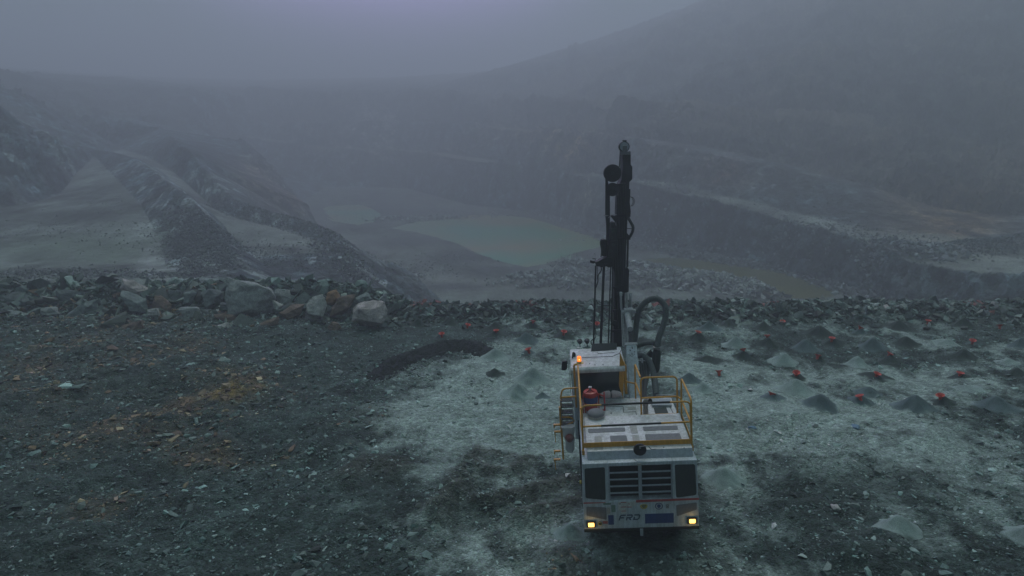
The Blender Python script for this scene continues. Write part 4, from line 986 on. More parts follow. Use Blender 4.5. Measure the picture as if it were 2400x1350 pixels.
flat('print', [(.37,1.765),(.44,1.765),(.445,1.70),(.405,1.66),(.365,1.70)], 'blue', .01, y=-.0075, depth=.003, parent=s_, label='helmeted head pictogram')
s_ = lbl(.56,.63,1.65,1.775,'pad'); ringp(.595, 1.73, .015, .025, -.0075, -.0045, s_, 'navy'); ringp(.595, 1.685, .015, .025, -.0075, -.0045, s_, 'navy')
s_ = lbl(-.87,-.74,1.29,1.38,'pad'); bars(s_, [(-.86,-.75,1.36),(-.86,-.75,1.335),(-.86,-.75,1.31)])
# lower edge, tow eye
bm = BM(); box(bm, -1.29, 1.29, -.02, .08, 1.10, 1.17); part('bumper', bm, 'black', bev=.008)
bm = BM(); box(bm, -.03, .04, -.05, -.02, .98, 1.16); part('tow_eye', bm, 'greypaint', bev=.005)
for cx in (-1.125, 1.135):
    cz = 1.315 if cx < 0 else 1.335
    b_ = BM(); box(b_, cx-.105, cx+.105, -.05, 0.0, cz-.075, cz+.075); h_ = part('tail_lamp', b_, 'black', bev=.01)
    b_ = BM(); prism(b_, rpoly([(cx-.066,cz-.05),(cx+.066,cz-.05),(cx+.066,cz+.05),(cx-.066,cz+.05)], .015), 1, -.058, -.05); part('lens', b_, 'lamp', h_)
    hl = bpy.data.lights.new('tail glow', 'POINT'); hl.energy = .7; hl.color = (1, .62, .2); hl.shadow_soft_size = .04
    lo_ = bpy.data.objects.new('lamp_light', hl); col.objects.link(lo_); lo_.parent = h_; lo_.location = (cx, -.13, cz)
b_ = BM(); cyl(b_, (-.925,-.02,1.315), (-.925,0,1.315), .045); part('reflector', b_, 'ventdark')
ringp(-.925, 1.315, .036, .047, -.026, -.019, rig, 'hazard', name='reflector_rim')
# deck cover
bm = BM(); prism(bm, [(.15,2.84),(.27,3.0),(1.93,3.0),(2.0,2.79),(2.0,2.75),(.15,2.75)], 0, -1.13, 1.2); part('hood_cover', bm, 'deck', bev=.012)
bm = BM(); prism(bm, [(.152,2.852),(.262,2.996),(.255,3.0),(.146,2.856)], 0, -1.12, 1.19); part('slope_shade', bm, 'greypaint')  # grey sheet paints the shade of the hood's sloping rear edge
bm = BM(); box(bm, -1.2, 1.2, 2.02, 3.28, 2.755, 2.80); part('deck_plate', bm, 'deck', bev=.008)
def ontop(name, pix, z, mat, r=.04, hgt=.006, label=None):
    P = [LP(z1(*q), 2, z) for q in pix]; b_ = BM(); prism(b_, rpoly([(p.x, p.y) for p in P], r), 2, z, z+hgt); return part(name, b_, mat, label=label)
def quadp(x0, y0, x1, y1): return [(x0,y0),(x1,y0-8),(x1+8,y1-8),(x0+8,y1)]
ontop('deck_vent', [(440,1015),(832,1000),(836,1040),(446,1058)], 3.001, 'vent'); ontop('deck_vent', [(1018,992),(1383,980),(1392,1020),(1030,1036)], 3.001, 'vent')
ontop('deck_vent', [(670,1088),(845,1082),(862,1150),(682,1156)], 3.001, 'vent'); ontop('deck_vent', [(1040,1072),(1408,1060),(1432,1125),(1055,1138)], 3.001, 'vent')
ontop('grip_pad', [(880,985),(950,980),(970,1058),(900,1062)], 3.001, 'pad', .005); ontop('grip_pad', [(905,1080),(975,1078),(992,1150),(918,1155)], 3.001, 'pad', .005)
ontop('grip_pad', [(512,1095),(585,1092),(602,1232),(508,1236)], 3.001, 'pad', .005); ontop('grip_pad', [(812,1195),(930,1190),(930,1222),(818,1226)], 3.001, 'pad', .005)
ontop('deck_vent', [(1133,792),(1265,785),(1305,890),(1165,898)], 2.801, 'ventdark', .03); ontop('grip_pad', [(858,785),(945,780),(950,808),(865,812)], 2.801, 'pad', .005)
bm = BM()
for a, b2 in (((600,880),(612,970)), ((945,830),(975,960)), ((570,780),(812,778)), ((812,778),(818,838)), ((818,838),(945,832)), ((1300,770),(1400,960))):
    p, q = LP(z1(*a), 2, 2.803), LP(z1(*b2), 2, 2.803); cyl(bm, p, q, .007, 6)
part('panel_seam', bm, 'black')
for q in ((640,918), (932,908), (685,848), (795,950)):
    p = LP(z1(*q), 2, 2.80); bm = BM(); lathe(bm, p, [(.018,0),(.018,.012),(.008,.018)], 10); part('latch', bm, 'black')
bm = BM(); p0, p1 = LP(z1(1240,1210), 2, 3.0), LP(z1(1455,1215), 2, 3.0)
for p in (p0, p1): lathe(bm, p, [(.012,0),(.012,.01),(.004,.014)], 8)
part('bolt', bm, 'black')
# left side door lines, right side hose trough
bm = BM()
for y in (.75, 1.5, 2.25): box(bm, -1.288, -1.255, y-.006, y+.006, 1.3, 2.75)
box(bm, -1.291, -1.262, .3, 3.2, 1.5, 1.512); part('side_door_seam', bm, 'black')
bm = BM(); P_ = [LP(z1(*q), 2, 2.86) for q in ((1100,690),(1312,690),(1325,762),(1118,762))]; prism(bm, [(p.x, p.y) for p in P_], 2, 2.78, 2.86); part('hose_tray_cover', bm, 'greypaint', bev=.01)
# --- red tank, pre-cleaner, exhaust
c = LP(z1(472,830), 2, 2.8); c.y = 2.62; c.x = -.925
bm = BM(); lathe(bm, c, [(.15,.06),(.17,.08),(.175,.45),(.19,.46),(.195,.50),(.17,.56),(.09,.585),(.02,.59)]); tk = part('red_tank', bm, 'red', smooth=True)
bm = BM(); lathe(bm, (c.x, c.y, c.z), [(.179,.28),(.181,.281),(.181,.44),(.179,.441)]); part('tank_label', bm, 'blue', tk)
bm = BM()
for sx in (-1, 1): tube(bm, smooth_path([(c.x+sx*.2, c.y-.1, c.z), (c.x+sx*.2, c.y-.1, c.z+.5), (c.x+sx*.03, c.y-.06, c.z+.62)], .05), .016, 6)
for q in range(4): a = q*math.pi/2+.5; cyl(bm, (c.x+.17*math.cos(a), c.y+.17*math.sin(a), c.z-.005), (c.x+.17*math.cos(a), c.y+.17*math.sin(a), c.z+.12), .018, 8)
box(bm, c.x+.19, c.x+.36, c.y-.02, c.y+.02, c.z, c.z+.03); cyl(bm, (c.x+.35, c.y, c.z), (c.x+.35, c.y, c.z+.52), .02, 8); cyl(bm, (c.x+.35, c.y, c.z+.4), (c.x+.2, c.y, c.z+.48), .02, 8)
part('tank_stand', bm, 'red', tk)
bm = BM(); lathe(bm, c, [(.03,.58),(.03,.66),(.05,.66),(.05,.68)], 12); part('tank_valve', bm, 'steel', tk)
c = Vector((-.83, 1.93, 2.8)); bm = BM(); lathe(bm, c, [(.11,0),(.11,.06),(.15,.08),(.20,.14),(.205,.26),(.2,.27)]); pc = part('air_precleaner', bm, 'pad', smooth=True)
bm = BM(); lathe(bm, c, [(.20,.268),(.212,.27),(.214,.30),(.19,.335),(.1,.365),(.02,.372)]); part('precleaner_cap', bm, 'vent', pc, smooth=True)
c = LP(z1(1050,865), 2, 2.8); bm = BM(); box(bm, c.x-.09, c.x+.09, c.y-.06, c.y+.1, 2.8, 2.83); lathe(bm, (c.x,c.y,2.83), [(.065,0),(.07,.12),(.06,.14),(.06,.26)]); ex = part('exhaust', bm, 'steel', smooth=True)
b_ = BM(); tube(b_, catmull([(c.x,c.y,3.05),(c.x,c.y,3.14),(c.x+.04,c.y-.03,3.2),(c.x+.10,c.y-.12,3.23)], 5), .07, 16); part('exhaust_elbow', b_, 'steel', ex, smooth=True)
b_ = BM(); d_ = Vector((.5,-.9,.35)).normalized(); p_ = Vector((c.x+.10,c.y-.12,3.23)); cyl(b_, p_, p_+d_*.012, .064, 18); part('exhaust_mouth', b_, 'void', ex)
# --- cab
bm = BM(); loft(bm, [(-1.37,3.30,1.6),(-.02,3.30,1.6),(-.02,3.30,3.64),(-1.36,3.30,3.64)], [(-1.37,4.62,1.5),(-.02,4.62,1.5),(-.04,4.5,3.64),(-1.34,4.5,3.64)]); cab = part('cab', bm, 'white', bev=.05)
bm = BM(); prism(bm, [(3.20,3.60),(3.20,3.70),(3.27,3.75),(4.45,3.80),(4.55,3.72),(4.55,3.60)], 0, -1.39, .03); part('cab_roof', bm, 'deck', cab, bev=.03)
flat('cab_window', [(-1.17,3.57),(-.13,3.57),(-.12,2.86),(-1.17,2.86)], 'glass', .08, y=3.285, parent=cab, depth=.012)
b_ = BM(); P_ = rpoly([(-1.2,3.6),(-.10,3.6),(-.09,2.83),(-1.2,2.83)], .1); prism(b_, P_, 1, 3.2905, 3.299); part('window_seal', b_, 'black', cab)
b_ = BM(); box(b_, -1.385, -1.368, 3.5, 4.4, 2.5, 3.5); part('cab_side_window', b_, 'glass', cab); b_ = BM(); box(b_, -1.2, -.2, 4.56, 4.625, 2.4, 3.5); part('cab_front_window', b_, 'glass', cab)
P_ = [LP(z1(*q), 1, y) for q, y in (((478,190),4.25),((745,185),4.25),((742,112),4.62),((485,118),4.62))]
b_ = BM(); tube(b_, P_+[P_[0]], .012, 6)
for k in range(1, 9):
    s = k/9; a = P_[0].lerp(P_[3], s); e = P_[1].lerp(P_[2], s); tube(b_, [a, e], .0165, 6)
cyl(b_, P_[0], P_[0]-Vector((0,0,.12)), .012, 6); cyl(b_, P_[1], P_[1]-Vector((0,0,.12)), .012, 6)
part('skylight_guard', b_, 'ventdark', cab)
b_ = BM(); tube(b_, [LP(z1(380,262),2,3.80), LP(z1(700,248),2,3.80), LP(z1(775,215),2,3.83), LP(z1(790,180),2,3.86)], .008, 6); tube(b_, [LP(z1(540,200),2,3.82), LP(z1(545,220),2,3.82), LP(z1(720,208),2,3.82)], .006, 6); part('roof_cable', b_, 'black', cab)
b_ = BM()
for q in ((515,340), (600,338), (460,328)): lathe(b_, LP(z1(*q), 2, 3.755), [(.014,0),(.014,.012),(.006,.016)], 8)
part('roof_bolt', b_, 'black', cab)
b_ = BM(); q = LP(z1(285,225), 2, 3.84); lathe(b_, (q.x+.02,q.y,3.76), [(.05,0),(.05,.08),(.035,.12)], 12); tube(b_, catmull([(q.x+.02,q.y,3.86),(q.x,q.y-.1,3.92),(q.x-.03,q.y-.2,3.8)], 5), .02, 6); part('camera_mount', b_, 'black', cab, smooth=True)
for q in ((355,95), (432,92)):
    c = LP(z1(*q), 1, 4.7); b_ = BM(); tube(b_, [c+Vector((0,-.06,0)), c+Vector((0,.03,0)), c+Vector((0,.05,0))], .075, 14, rf=lambda i: (.05, .07, .075)[i]); cyl(b_, c, c-Vector((0,.0,.16)), .015, 6); part('work_light', b_, 'black', cab, smooth=False)
c = LP(z1(350,318), 2, 3.77); b_ = BM(); box(b_, c.x-.08, c.x+.11, c.y-.05, c.y+.09, 3.752, 3.765); lathe(b_, (c.x,c.y,3.765), [(.055,0),(.055,.05),(.05,.06)], 16); bc = part('beacon_base', b_, 'hazard', cab)
b_ = BM(); lathe(b_, (c.x,c.y,3.826), [(.054,0),(.056,.09),(.05,.125),(.02,.14)], 18); part('beacon_lamp', b_, 'beacon', bc, smooth=True)
b_ = BM(); lathe(b_, (c.x-.0,c.y-.04,3.86), [(.01,0),(.022,.02),(.01,.05)], 8); part('beacon_bulb', b_, 'beacon_hot', bc)
mp = [LP(z1(*q), 1, 4.2) for q in ((168,300),(222,292),(222,372),(205,392),(160,390))]
b_ = BM(); prism(b_, rpoly([(p.x, p.z) for p in mp], .03), 1, 4.16, 4.22); part('mirror', b_, 'black', cab, bev=.01)
b_ = BM(); tube(b_, smooth_path([LP(z1(290,235),1,4.15), LP(z1(235,232),1,4.1), LP(z1(240,403),1,3.9), LP(z1(378,400),1,3.4), LP(z1(380,378),1,3.35), LP(z1(320,375),1,3.4)], .06), .013, 8); tube(b_, smooth_path([LP(z1(285,250),1,4.15), LP(z1(285,390),1,4.0)], .05), .012, 8); tube(b_, [LP(z1(250,405),1,3.9), LP(z1(256,630),1,3.9)], .01, 6); part('mirror_frame', b_, 'label', cab)
# --- rails
def rail(paths, r=.022, mat='yellow', boards=(), name='guard_rail'):
    b_ = BM()
    for P in paths: tube(b_, smooth_path(P, .13, 6), r, 9)
    for bx in boards: box(b_, *bx)
    return part(name, b_, mat, smooth=False)
R1 = rail([[(-1.21,.45,2.86),(-1.19,.45,4.05),(1.19,.45,4.04),(1.22,.45,2.86)], [(-1.19,.45,3.53),(1.19,.45,3.54)]], boards=[(-1.2,1.2,.440,.452,3.0,3.12),(-1.24,-1.18,.40,.47,2.84,2.95),(1.19,1.25,.40,.47,2.84,2.95)])
b_ = BM(); tube(b_, [(-.75,.45,4.05),(.75,.45,4.045)], .0245, 9); tube(b_, [(-.78,.45,3.531),(.55,.45,3.537)], .0245, 9); part('worn_tube_sleeve', b_, 'black', R1)
rail([[(-1.21,.5,3.95),(-1.2,3.02,3.95),(-1.2,3.02,2.8)], [(-1.21,.5,3.42),(-1.2,3.02,3.42)], [(-1.21,1.7,2.86),(-1.21,1.7,3.95)]], boards=[(-1.216,-1.206,.5,3.0,2.96,3.07)])
rail([[(-1.3,3.06,2.7),(-1.3,3.06,3.92),(-1.22,3.02,3.95)]], r=.025)
rail([[(1.25,.62,2.86),(1.25,.66,3.98),(1.25,1.93,3.93),(1.25,1.93,2.8)], [(1.25,.66,3.4),(1.25,1.93,3.36)]], boards=[(1.245,1.255,.66,1.93,2.9,3.0)])
rail([[(.29,2.05,2.8),(.295,2.05,3.93),(1.17,2.05,3.92),(1.17,2.05,2.8)], [(.295,2.05,3.385),(1.17,2.05,3.39)]], boards=[(.28,1.17,2.045,2.057,2.81,2.94)])
rail([[(1.17,2.05,3.39),(1.25,1.95,3.36)]])
rail([[(.29,2.1,3.93),(.28,3.22,3.80),(.28,3.24,2.6)], [(.29,2.1,3.42),(.28,3.2,3.28)]], r=.023)
rail([[(.045,4.78,3.54),(.045,3.62,3.62),(.045,3.62,2.8)], [(.045,4.9,2.90),(.045,3.62,3.06)]], boards=[(.035,.10,3.63,3.66,2.75,3.6)])
b_ = BM(); c0_, c1_ = LP(z1(782,185),1,3.5), LP(z1(808,690),1,3.3); prism(b_, [(p.x, p.z) for p in (LP(z1(778,205),1,3.26),LP(z1(828,330),1,3.26),LP(z1(812,690),1,3.26),LP(z1(768,560),1,3.26))], 1, 3.26, 3.28); part('rail_post_plate', b_, 'yellow')
b_ = BM(); tube(b_, [LP(z1(838,505),1,3.3), LP(z1(860,518),1,3.3), LP(z1(935,535),1,3.25)], .022, 8); tube(b_, [LP(z1(805,690),1,3.3), LP(z1(825,722),1,3.3), LP(z1(955,765),1,3.15)], .035, 8); part('guard_rail', b_, 'yellow')
# --- reel on rear rail
c = LP(z1(990,1235), 1, .10); b_ = BM(); cyl(b_, (c.x,.09,c.z), (c.x,.145,c.z), .142, 36); rl = part('round_cover', b_, 'black', bev=.01)
b_ = BM(); tube(b_, smooth_path([LP(z1(985,1200),1,.06), LP(z1(1075,1192),1,.05), LP(z1(1110,1230),1,.05), LP(z1(1155,1225),1,.05)], .03), .009, 6); box(b_, c.x-.02, c.x+.02, .06, .09, c.z+.05, c.z+.1); part('crank_handle', b_, 'steel', rl)
b_ = BM(); tube(b_, catmull([LP(z2(900,235),1,-.0),LP(z2(935,258),1,-.01),LP(z2(968,285),1,-.02)], 4), .006, 5); box(b_, -.05, .04, -.03, -.003, 2.78, 2.83); part('cable_clip', b_, 'pad')
# --- steps and ladder on the left
b_ = BM(); box(b_, -1.70, -1.685, 2.4, 2.9, 2.4, 3.25); box(b_, -1.40, -1.385, 2.4, 2.9, 2.4, 3.25); st = part('ladder', b_, 'steel')
for k in range(5):
    z_ = 3.18-k*.17; b_ = BM()
    for j in range(3): box(b_, -1.684, -1.401, 2.44+j*.09, 2.50+j*.09, z_, z_+.012)
    for j in range(6): box(b_, -1.67+j*.05, -1.655+j*.05, 2.5, 2.62, z_-.006, z_+.008)
    part('ladder_tread', b_, 'ventdark', st)
rail([[(-1.70,2.5,2.45),(-1.69,2.5,3.28),(-1.63,2.5,3.52),(-1.24,2.5,3.53)], [(-1.70,2.5,3.28),(-1.28,2.5,3.29)]])
rail([[(-1.71,2.45,2.75),(-1.45,2.45,2.74),(-1.36,2.45,2.62),(-1.56,2.45,2.52)]], r=.02)
b_ = BM(); box(b_, -1.75, -1.705, 2.46, 2.54, 2.5, 3.02); box(b_, -1.74, -1.69, 2.40, 2.48, 1.55, 2.5)
for zx, zy in ((30,572),(38,640),(35,832),(35,915)):
    a = LP(z6(zx, zy), 1, 2.44); e = LP(z6(92, zy-8), 1, 2.44); box(b_, a.x, e.x+.02, 2.42, 2.48, a.z-.03, a.z+.01); box(b_, a.x, a.x+.03, 2.42, 2.48, a.z-.09, a.z)
for zx, zy in ((46,650),(47,925)):
    a = LP(z6(zx, zy), 1, 2.44); cyl(b_, a, a-Vector((0,0,.28)), .012, 6)
part('folding_step', b_, 'yellow', bev=.004)
# --- undercarriage
for sx in (-.97, .97):
    b_ = BM(); Ln, R0 = 3.4, .42; y0 = 1.55; pth = []
    for k in range(13): a = math.pi/2+math.pi*k/12; pth.append((y0+R0+R0*math.cos(a), .44+R0*math.sin(a)))
    for k in range(13): a = -math.pi/2+math.pi*k/12; pth.append((y0+Ln-R0+R0*math.cos(a), .44+R0*math.sin(a)))
    tp = lambda y: -math.tan(math.radians(4.788))*(y-0)+math.tan(math.radians(4.2))*(-sx)*1.
    prism(b_, [(y, z+tp(y)) for y, z in pth], 0, sx-.24, sx+.24)
    for i in range(len(pth)):
        (ya, za), (yb, zb_) = pth[i], pth[(i+1) % len(pth)]; L_ = math.hypot(yb-ya, zb_-za); nn = max(1, int(L_/.12))
        for j in range(nn):
            s = (j+.5)/nn; y, z = ya+(yb-ya)*s, za+(zb_-za)*s; ty, tz_ = (yb-ya)/L_, (zb_-za)/L_; ny, nz = tz_, -ty
            prism(b_, [(y-ty*.015, z-tz_*.015+tp(y)), (y+ty*.015, z+tz_*.015+tp(y)), (y+ty*.01-ny*-.035, z+tz_*.01+nz*.035+tp(y)), (y-ty*.01-ny*-.035, z-tz_*.01+nz*.035+tp(y))], 0, sx-.245, sx+.245)
    part('crawler_track', b_, 'black')
b_ = BM(); box(b_, -.7, .7, .6, 4.8, .62, 1.2); box(b_, -1.15, 1.15, .25, 3.2, 1.0, 1.18); part('chassis', b_, 'black')
c = LP(z2(290,510), 1, 1.2); b_ = BM(); tube(b_, [(-1.33,1.25,c.z),(-1.2,1.25,c.z)], .045, 12); part('grease_cap', b_, 'hazard')
# --- boom
def beam(bm, a, b2, w_, h_):
    a = Vector(a); b2 = Vector(b2); d = (b2-a).normalized(); s = d.cross(Vector((0,0,1))); s = (s if s.length > .05 else Vector((1,0,0))).normalized(); u_ = s.cross(d)
    q = [s*w_/2*i+u_*h_/2*j for i, j in ((-1,-1),(1,-1),(1,1),(-1,1))]; loft(bm, [a+k for k in q], [b2+k for k in q])
a, e = LP(z1(940,740), 1, 3.75), LP(z1(897,150), 1, 5.0)
b_ = BM(); beam(b_, a, e, .30, .34); bo = part('boom', b_, 'white', bev=.03)
dv = (e-a).normalized(); b_ = BM(); beam(b_, e-dv*.02, e+dv*.05, .35, .37); beam(b_, e+dv*.05, e+dv*.07, .31, .33); part('boom_flange', b_, 'silver', bo, bev=.01)
b_ = BM()
for q in ((885,185),(910,162),(905,222),(930,200)): p = LP(z1(*q), 1, 4.68 if q[1] > 200 else 4.74); cyl(b_, p+Vector((0,.1,0)), p-Vector((0,.04,-.01)), .014, 8)
tube(b_, [LP(z1(868,225),1,4.6), LP(z1(905,250),1,4.55), LP(z1(935,225),1,4.6)], .006, 5); part('boom_bolt', b_, 'black', bo)
p0, p1 = LW(z4(578,893), 19.3), LW(z4(548,735), 20.1); b_ = BM(); cyl(b_, p0, p1, .088, 24); cy_ = part('boom_cylinder', b_, 'silver', bev=.01, smooth=False)
b_ = BM(); p2 = LW(z4(540,535), 20.5); cyl(b_, p1, p2, .034, 12); part('piston_rod', b_, 'steel', cy_)
b_ = BM(); c = LW(z4(560,722), 20.1); box(b_, c.x-.13, c.x+.14, c.y-.1, c.y+.12, c.z-.1, c.z+.1); tube(b_, [c+Vector((-.21,0,.0)), c+Vector((.22,0,.02))], .06, 16); tube(b_, [c+Vector((0,-.11,-.04)), c+Vector((0,-.15,-.04))], .035, 10)
for k in range(6): tube(b_, [c+Vector((-.12+.05*k,-.05,.1)), c+Vector((-.12+.05*k,-.05,.13))], .015, 6)
part('trunnion_block', b_, 'silver', cy_, bev=.012)
b_ = BM()
for xa in (487, 582):
    t0, t1 = LW(z4(xa-12,545), 20.4), LW(z4(xa+12,700), 20.4); box(b_, t0.x, t1.x, t0.y-.12, t0.y+.12, t1.z, t0.z)
    cyl(b_, Vector((t0.x-.01,t0.y,t0.z)), Vector((t1.x+.02,t0.y,t0.z)), .07, 16)
part('boom_bracket', b_, 'silver', bev=.012)
b_ = BM()
for k, (xa, xb, r) in enumerate(((565,575,.035),(585,592,.04),(600,605,.03))): tube(b_, catmull([LW(z4(xa,880), 20.0), LW(z4((xa+xb)/2+3,960), 19.8), LW(z4(xb,1060), 19.4)], 5), r, 8)
part('boom_hose', b_, 'rubber')
b_ = BM()
for xa, xb, ya, r in ((505,522,700,.024),(518,530,720,.024),(538,552,760,.03),(492,505,720,.018)): tube(b_, [LW(z4(xa,ya), 20.2), LW(z4(xb,1060), 19.3)], r, 8)
part('lift_rod', b_, 'steel')
b_ = BM(); t0, t1 = LW(z4(455,700), 20.5), LW(z4(530,900), 20.5); box(b_, t0.x, t1.x, t0.y, t0.y+.35, t1.z, t0.z+.5); part('mast_mount', b_, 'black', bev=.02)
# --- mast
DM = 20.8
def mp_(P, conv): return [LW(conv(*q), DM) for q in P]
def mslab(name, pix, d0, d1, mat, conv=z3, r=0, parent=None, bev=0):
    P = [W(*conv(*q), (d0+d1)/2) for q in pix]; P2_ = [(p.x, p.z) for p in P]
    if r: P2_ = rpoly(P2_, r)
    b_ = BM(); A = [RIGI @ Vector((x, d0, z)) for x, z in P2_]; B = [RIGI @ Vector((x, d1, z)) for x, z in P2_]; loft(b_, A, B)
    return part(name, b_, mat, parent, bev=bev)
def mdisk(name, c, r, d0, d1, mat, conv=z3, parent=None, n=36, bev=.01):
    p = W(*conv(*c), d0); e = W(*conv(c[0]+r, c[1]), d0).x-p.x; b_ = BM(); cyl(b_, RIGI @ p, RIGI @ Vector((p.x, d1, p.z)), e, n); return part(name, b_, mat, parent, bev=bev)
z43 = lambda x, y: ((1340+x/4.218-1340)*4.654, (560+y/4.219-310)*4.655)
outl = [(542,235),(628,235),(628,350),(645,372),(645,508),(614,536),(604,760),(590,1000),(584,1200)]+[z43(*q) for q in ((526,60),(520,300),(512,520),(508,760),(498,1040),(402,1040),(406,800),(408,560),(412,330),(400,270),(395,120))]+[(478,1240),(480,960),(488,720),(505,560),(530,505),(542,380)]
mast = mslab('mast', outl, DM-.12, DM+.42, 'black', bev=.012)
b_ = BM()
for k in range(6):
    xt = 498+k*17; tube(b_, [LW(z3(xt, 560), DM-.15), LW(z3(xt-12, 1150), DM-.15), LW(z4(xt*.906-24, 480), DM-.15)], .012, 5)
part('feed_rope', b_, 'rubber', mast)
b_ = BM()
for a_ in ((505,560),(505,900),(500,1150)):
    b_ = BM(); t0, t1 = LW(z3(a_[0]-14, a_[1]), DM-.17), LW(z3(a_[0]+85, a_[1]+14), DM-.17); box(b_, t0.x, t1.x, t0.y-.02, t0.y+.04, t1.z, t0.z); part('cross_rib', b_, 'black', mast)
for a_ in ((408,470),(405,700),(400,900)):
    b_ = BM(); t0, t1 = LW(z4(a_[0], a_[1]), DM-.17), LW(z4(a_[0]+105, a_[1]+14), DM-.17); box(b_, t0.x, t1.x, t0.y-.02, t0.y+.04, t1.z, t0.z); part('cross_rib', b_, 'black', mast)

hd = mdisk('head_sheave', (575,158), 57, DM-.08, DM+.12, 'black'); mdisk('sheave_face', (575,158), 48, DM-.10, DM-.08, 'greypaint', parent=hd)
mslab('sheave_box', [(558,138),(600,138),(602,205),(556,205)], DM-.15, DM-.10, 'vent', parent=hd); mslab('sheave_bar', [(558,138),(600,138),(600,146),(558,146)], DM-.16, DM-.149, 'label', parent=hd)
mslab('mast_cap', [(556,86),(596,86),(594,106),(558,106)], DM-.05, DM+.08, 'black'); mslab('head_plate', [(530,208),(636,208),(634,244),(530,244)], DM-.16, DM+.1, 'vent')
b_ = BM(); tube(b_, [LW(z3(530,195), DM-.05), LW(z3(519,380), DM-.05)], .018, 6); tube(b_, catmull([LW(z3(628,205), DM), LW(z3(640,225), DM), LW(z3(628,248), DM)], 4), .008, 5); part('head_cable', b_, 'black')
rs = mdisk('hose_reel', (447,447), 96, DM-.26, DM-.1, 'black'); rs2 = mdisk('hose_reel', (447,625), 73, DM-.24, DM-.1, 'black')
for par, c, r in ((rs, (447,447), 96), (rs2, (447,625), 73)):
    b_ = BM(); p = W(*z3(*c), DM-.27); e = W(*z3(c[0]+r, c[1]), DM-.27).x-p.x
    for k in range(8): a = k*math.pi/4; q = p+Vector((math.cos(a)*e*.38, 0, math.sin(a)*e*.38)); cyl(b_, RIGI @ q, RIGI @ (q-Vector((0,.02,0))), .012, 6)
    n0 = 40
    A = [b_.verts.new(RIGI @ (p+Vector((math.cos(2*math.pi*k/n0)*e*.93, .01, math.sin(2*math.pi*k/n0)*e*.93)))) for k in range(n0)]
    cyl(b_, RIGI @ p, RIGI @ (p-Vector((0,.02,0))), e*.2, 16); bmesh.ops.delete(b_, geom=A, context='VERTS'); part('reel_hub', b_, 'ventdark', par)
mslab('hose_loop', [(368,440),(394,440),(394,540),(414,640),(416,905),(412,1010),(404,1100),(400,1350),(372,1350),(378,1090),(376,1010),(366,905)], DM-.2, DM-.06, 'black', bev=.02)
mslab('reel_bracket', [(492,690),(506,690),(500,910),(486,985),(470,975),(420,912),(440,905),(478,915),(484,880)], DM-.16, DM-.08, 'black')
b_ = BM(); tube(b_, [LW(z3(352,905), DM-.22), LW(z3(372,912), DM-.22), LW(z3(400,908), DM-.22)], .012, 6); tube(b_, [LW(z3(400,935), DM-.24), LW(z3(430,902), DM-.24), LW(z3(490,900), DM-.2)], .012, 6); part('hose_clamp', b_, 'steel')
dr = mslab('drill_head', [(424,990),(440,975),(462,978),(470,1010),(486,1012),(490,1345)]+[z43(*q) for q in ((410,180),(400,268),(372,262),(345,215),(345,120),(352,40),(355,10))]+[(400,1330),(402,1210),(410,1120),(420,1050)], DM-.42, DM-.1, 'black', bev=.02)
b_ = BM()
for q, r in (((447,1000),18),((452,1075),22),((440,1150),16),((455,1230),20),((430,1290),14)):
    p = W(*z3(*q), DM-.44); e = r/4.654*20.8/F; cyl(b_, RIGI @ p, RIGI @ (p+Vector((0,.06,0))), e, 16)
tube(b_, [LW(z3(415,1055), DM-.45), LW(z3(490,1050), DM-.45)], .014, 6); tube(b_, [LW(z3(420,1190), DM-.45), LW(z3(485,1185), DM-.45)], .014, 6); part('head_motor', b_, 'ventdark', dr)
rc = mslab('rod_changer', [(315,1172),(340,1162),(378,1172),(378,1345),(368,1350),(330,1350),(318,1260)], DM-.36, DM-.18, 'black', bev=.02)
b_ = BM(); tube(b_, catmull([LW(z3(322,1168), DM-.38), LW(z3(312,1210), DM-.38), LW(z3(324,1270), DM-.38), LW(z4(285,50), DM-.38), LW(z4(295,110), DM-.38), LW(z4(290,180), DM-.38)], 5), .018, 6); part('hydraulic_hose', b_, 'rubber', rc)
mslab('rod_gripper', [(228,222),(262,212),(285,196),(330,178),(385,176),(404,190),(404,262),(360,276),(335,262),(300,272),(240,262)], DM-.45, DM-.15, 'black', conv=z4, bev=.015)
b_ = BM(); tube(b_, [LW(z4(182,218), DM-.3), LW(z4(210,225), DM-.3), LW(z4(245,232), DM-.3)], .03, 8); tube(b_, [LW(z4(205,195), DM-.3), LW(z4(238,198), DM-.3), LW(z4(228,212), DM-.3)], .014, 6); tube(b_, [LW(z4(180,228), DM-.3), LW(z4(222,240), DM-.3)], .018, 6); tube(b_, [LW(z4(332,248), DM-.46), LW(z4(360,250), DM-.46)], .014, 6); tube(b_, [LW(z4(240,232), DM-.3), LW(z4(335,250), DM-.47)], .014, 6); part('gripper_valve', b_, 'black')
def rods(name, L_, mat='black'):
    b_ = BM()
    for (xa, ya), (xb, yb), r, dd_ in L_: tube(b_, [LW(z4(xa, ya), DM-dd_), LW(z4(xb, yb), DM-dd_)], r, 10)
    return part(name, b_, mat)
rods('drill_rod', [((318,270),(286,1040),.042,.3)]); rods('drill_rod', [((238,262),(216,1040),.028,.3)]); rods('drill_rod', [((386,275),(362,1040),.02,.2)]); rods('guide_rod', [((406,270),(388,1040),.022,.18)])
b_ = BM(); tube(b_, catmull([LW(z4(286,255), DM-.35), LW(z4(292,310), DM-.35), LW(z4(262,360), DM-.35), LW(z4(258,420), DM-.35), LW(z4(240,480), DM-.35)], 5), .02, 6); tube(b_, catmull([LW(z4(232,880), DM-.35), LW(z4(240,950), DM-.35), LW(z4(222,1000), DM-.35)], 5), .014, 6)
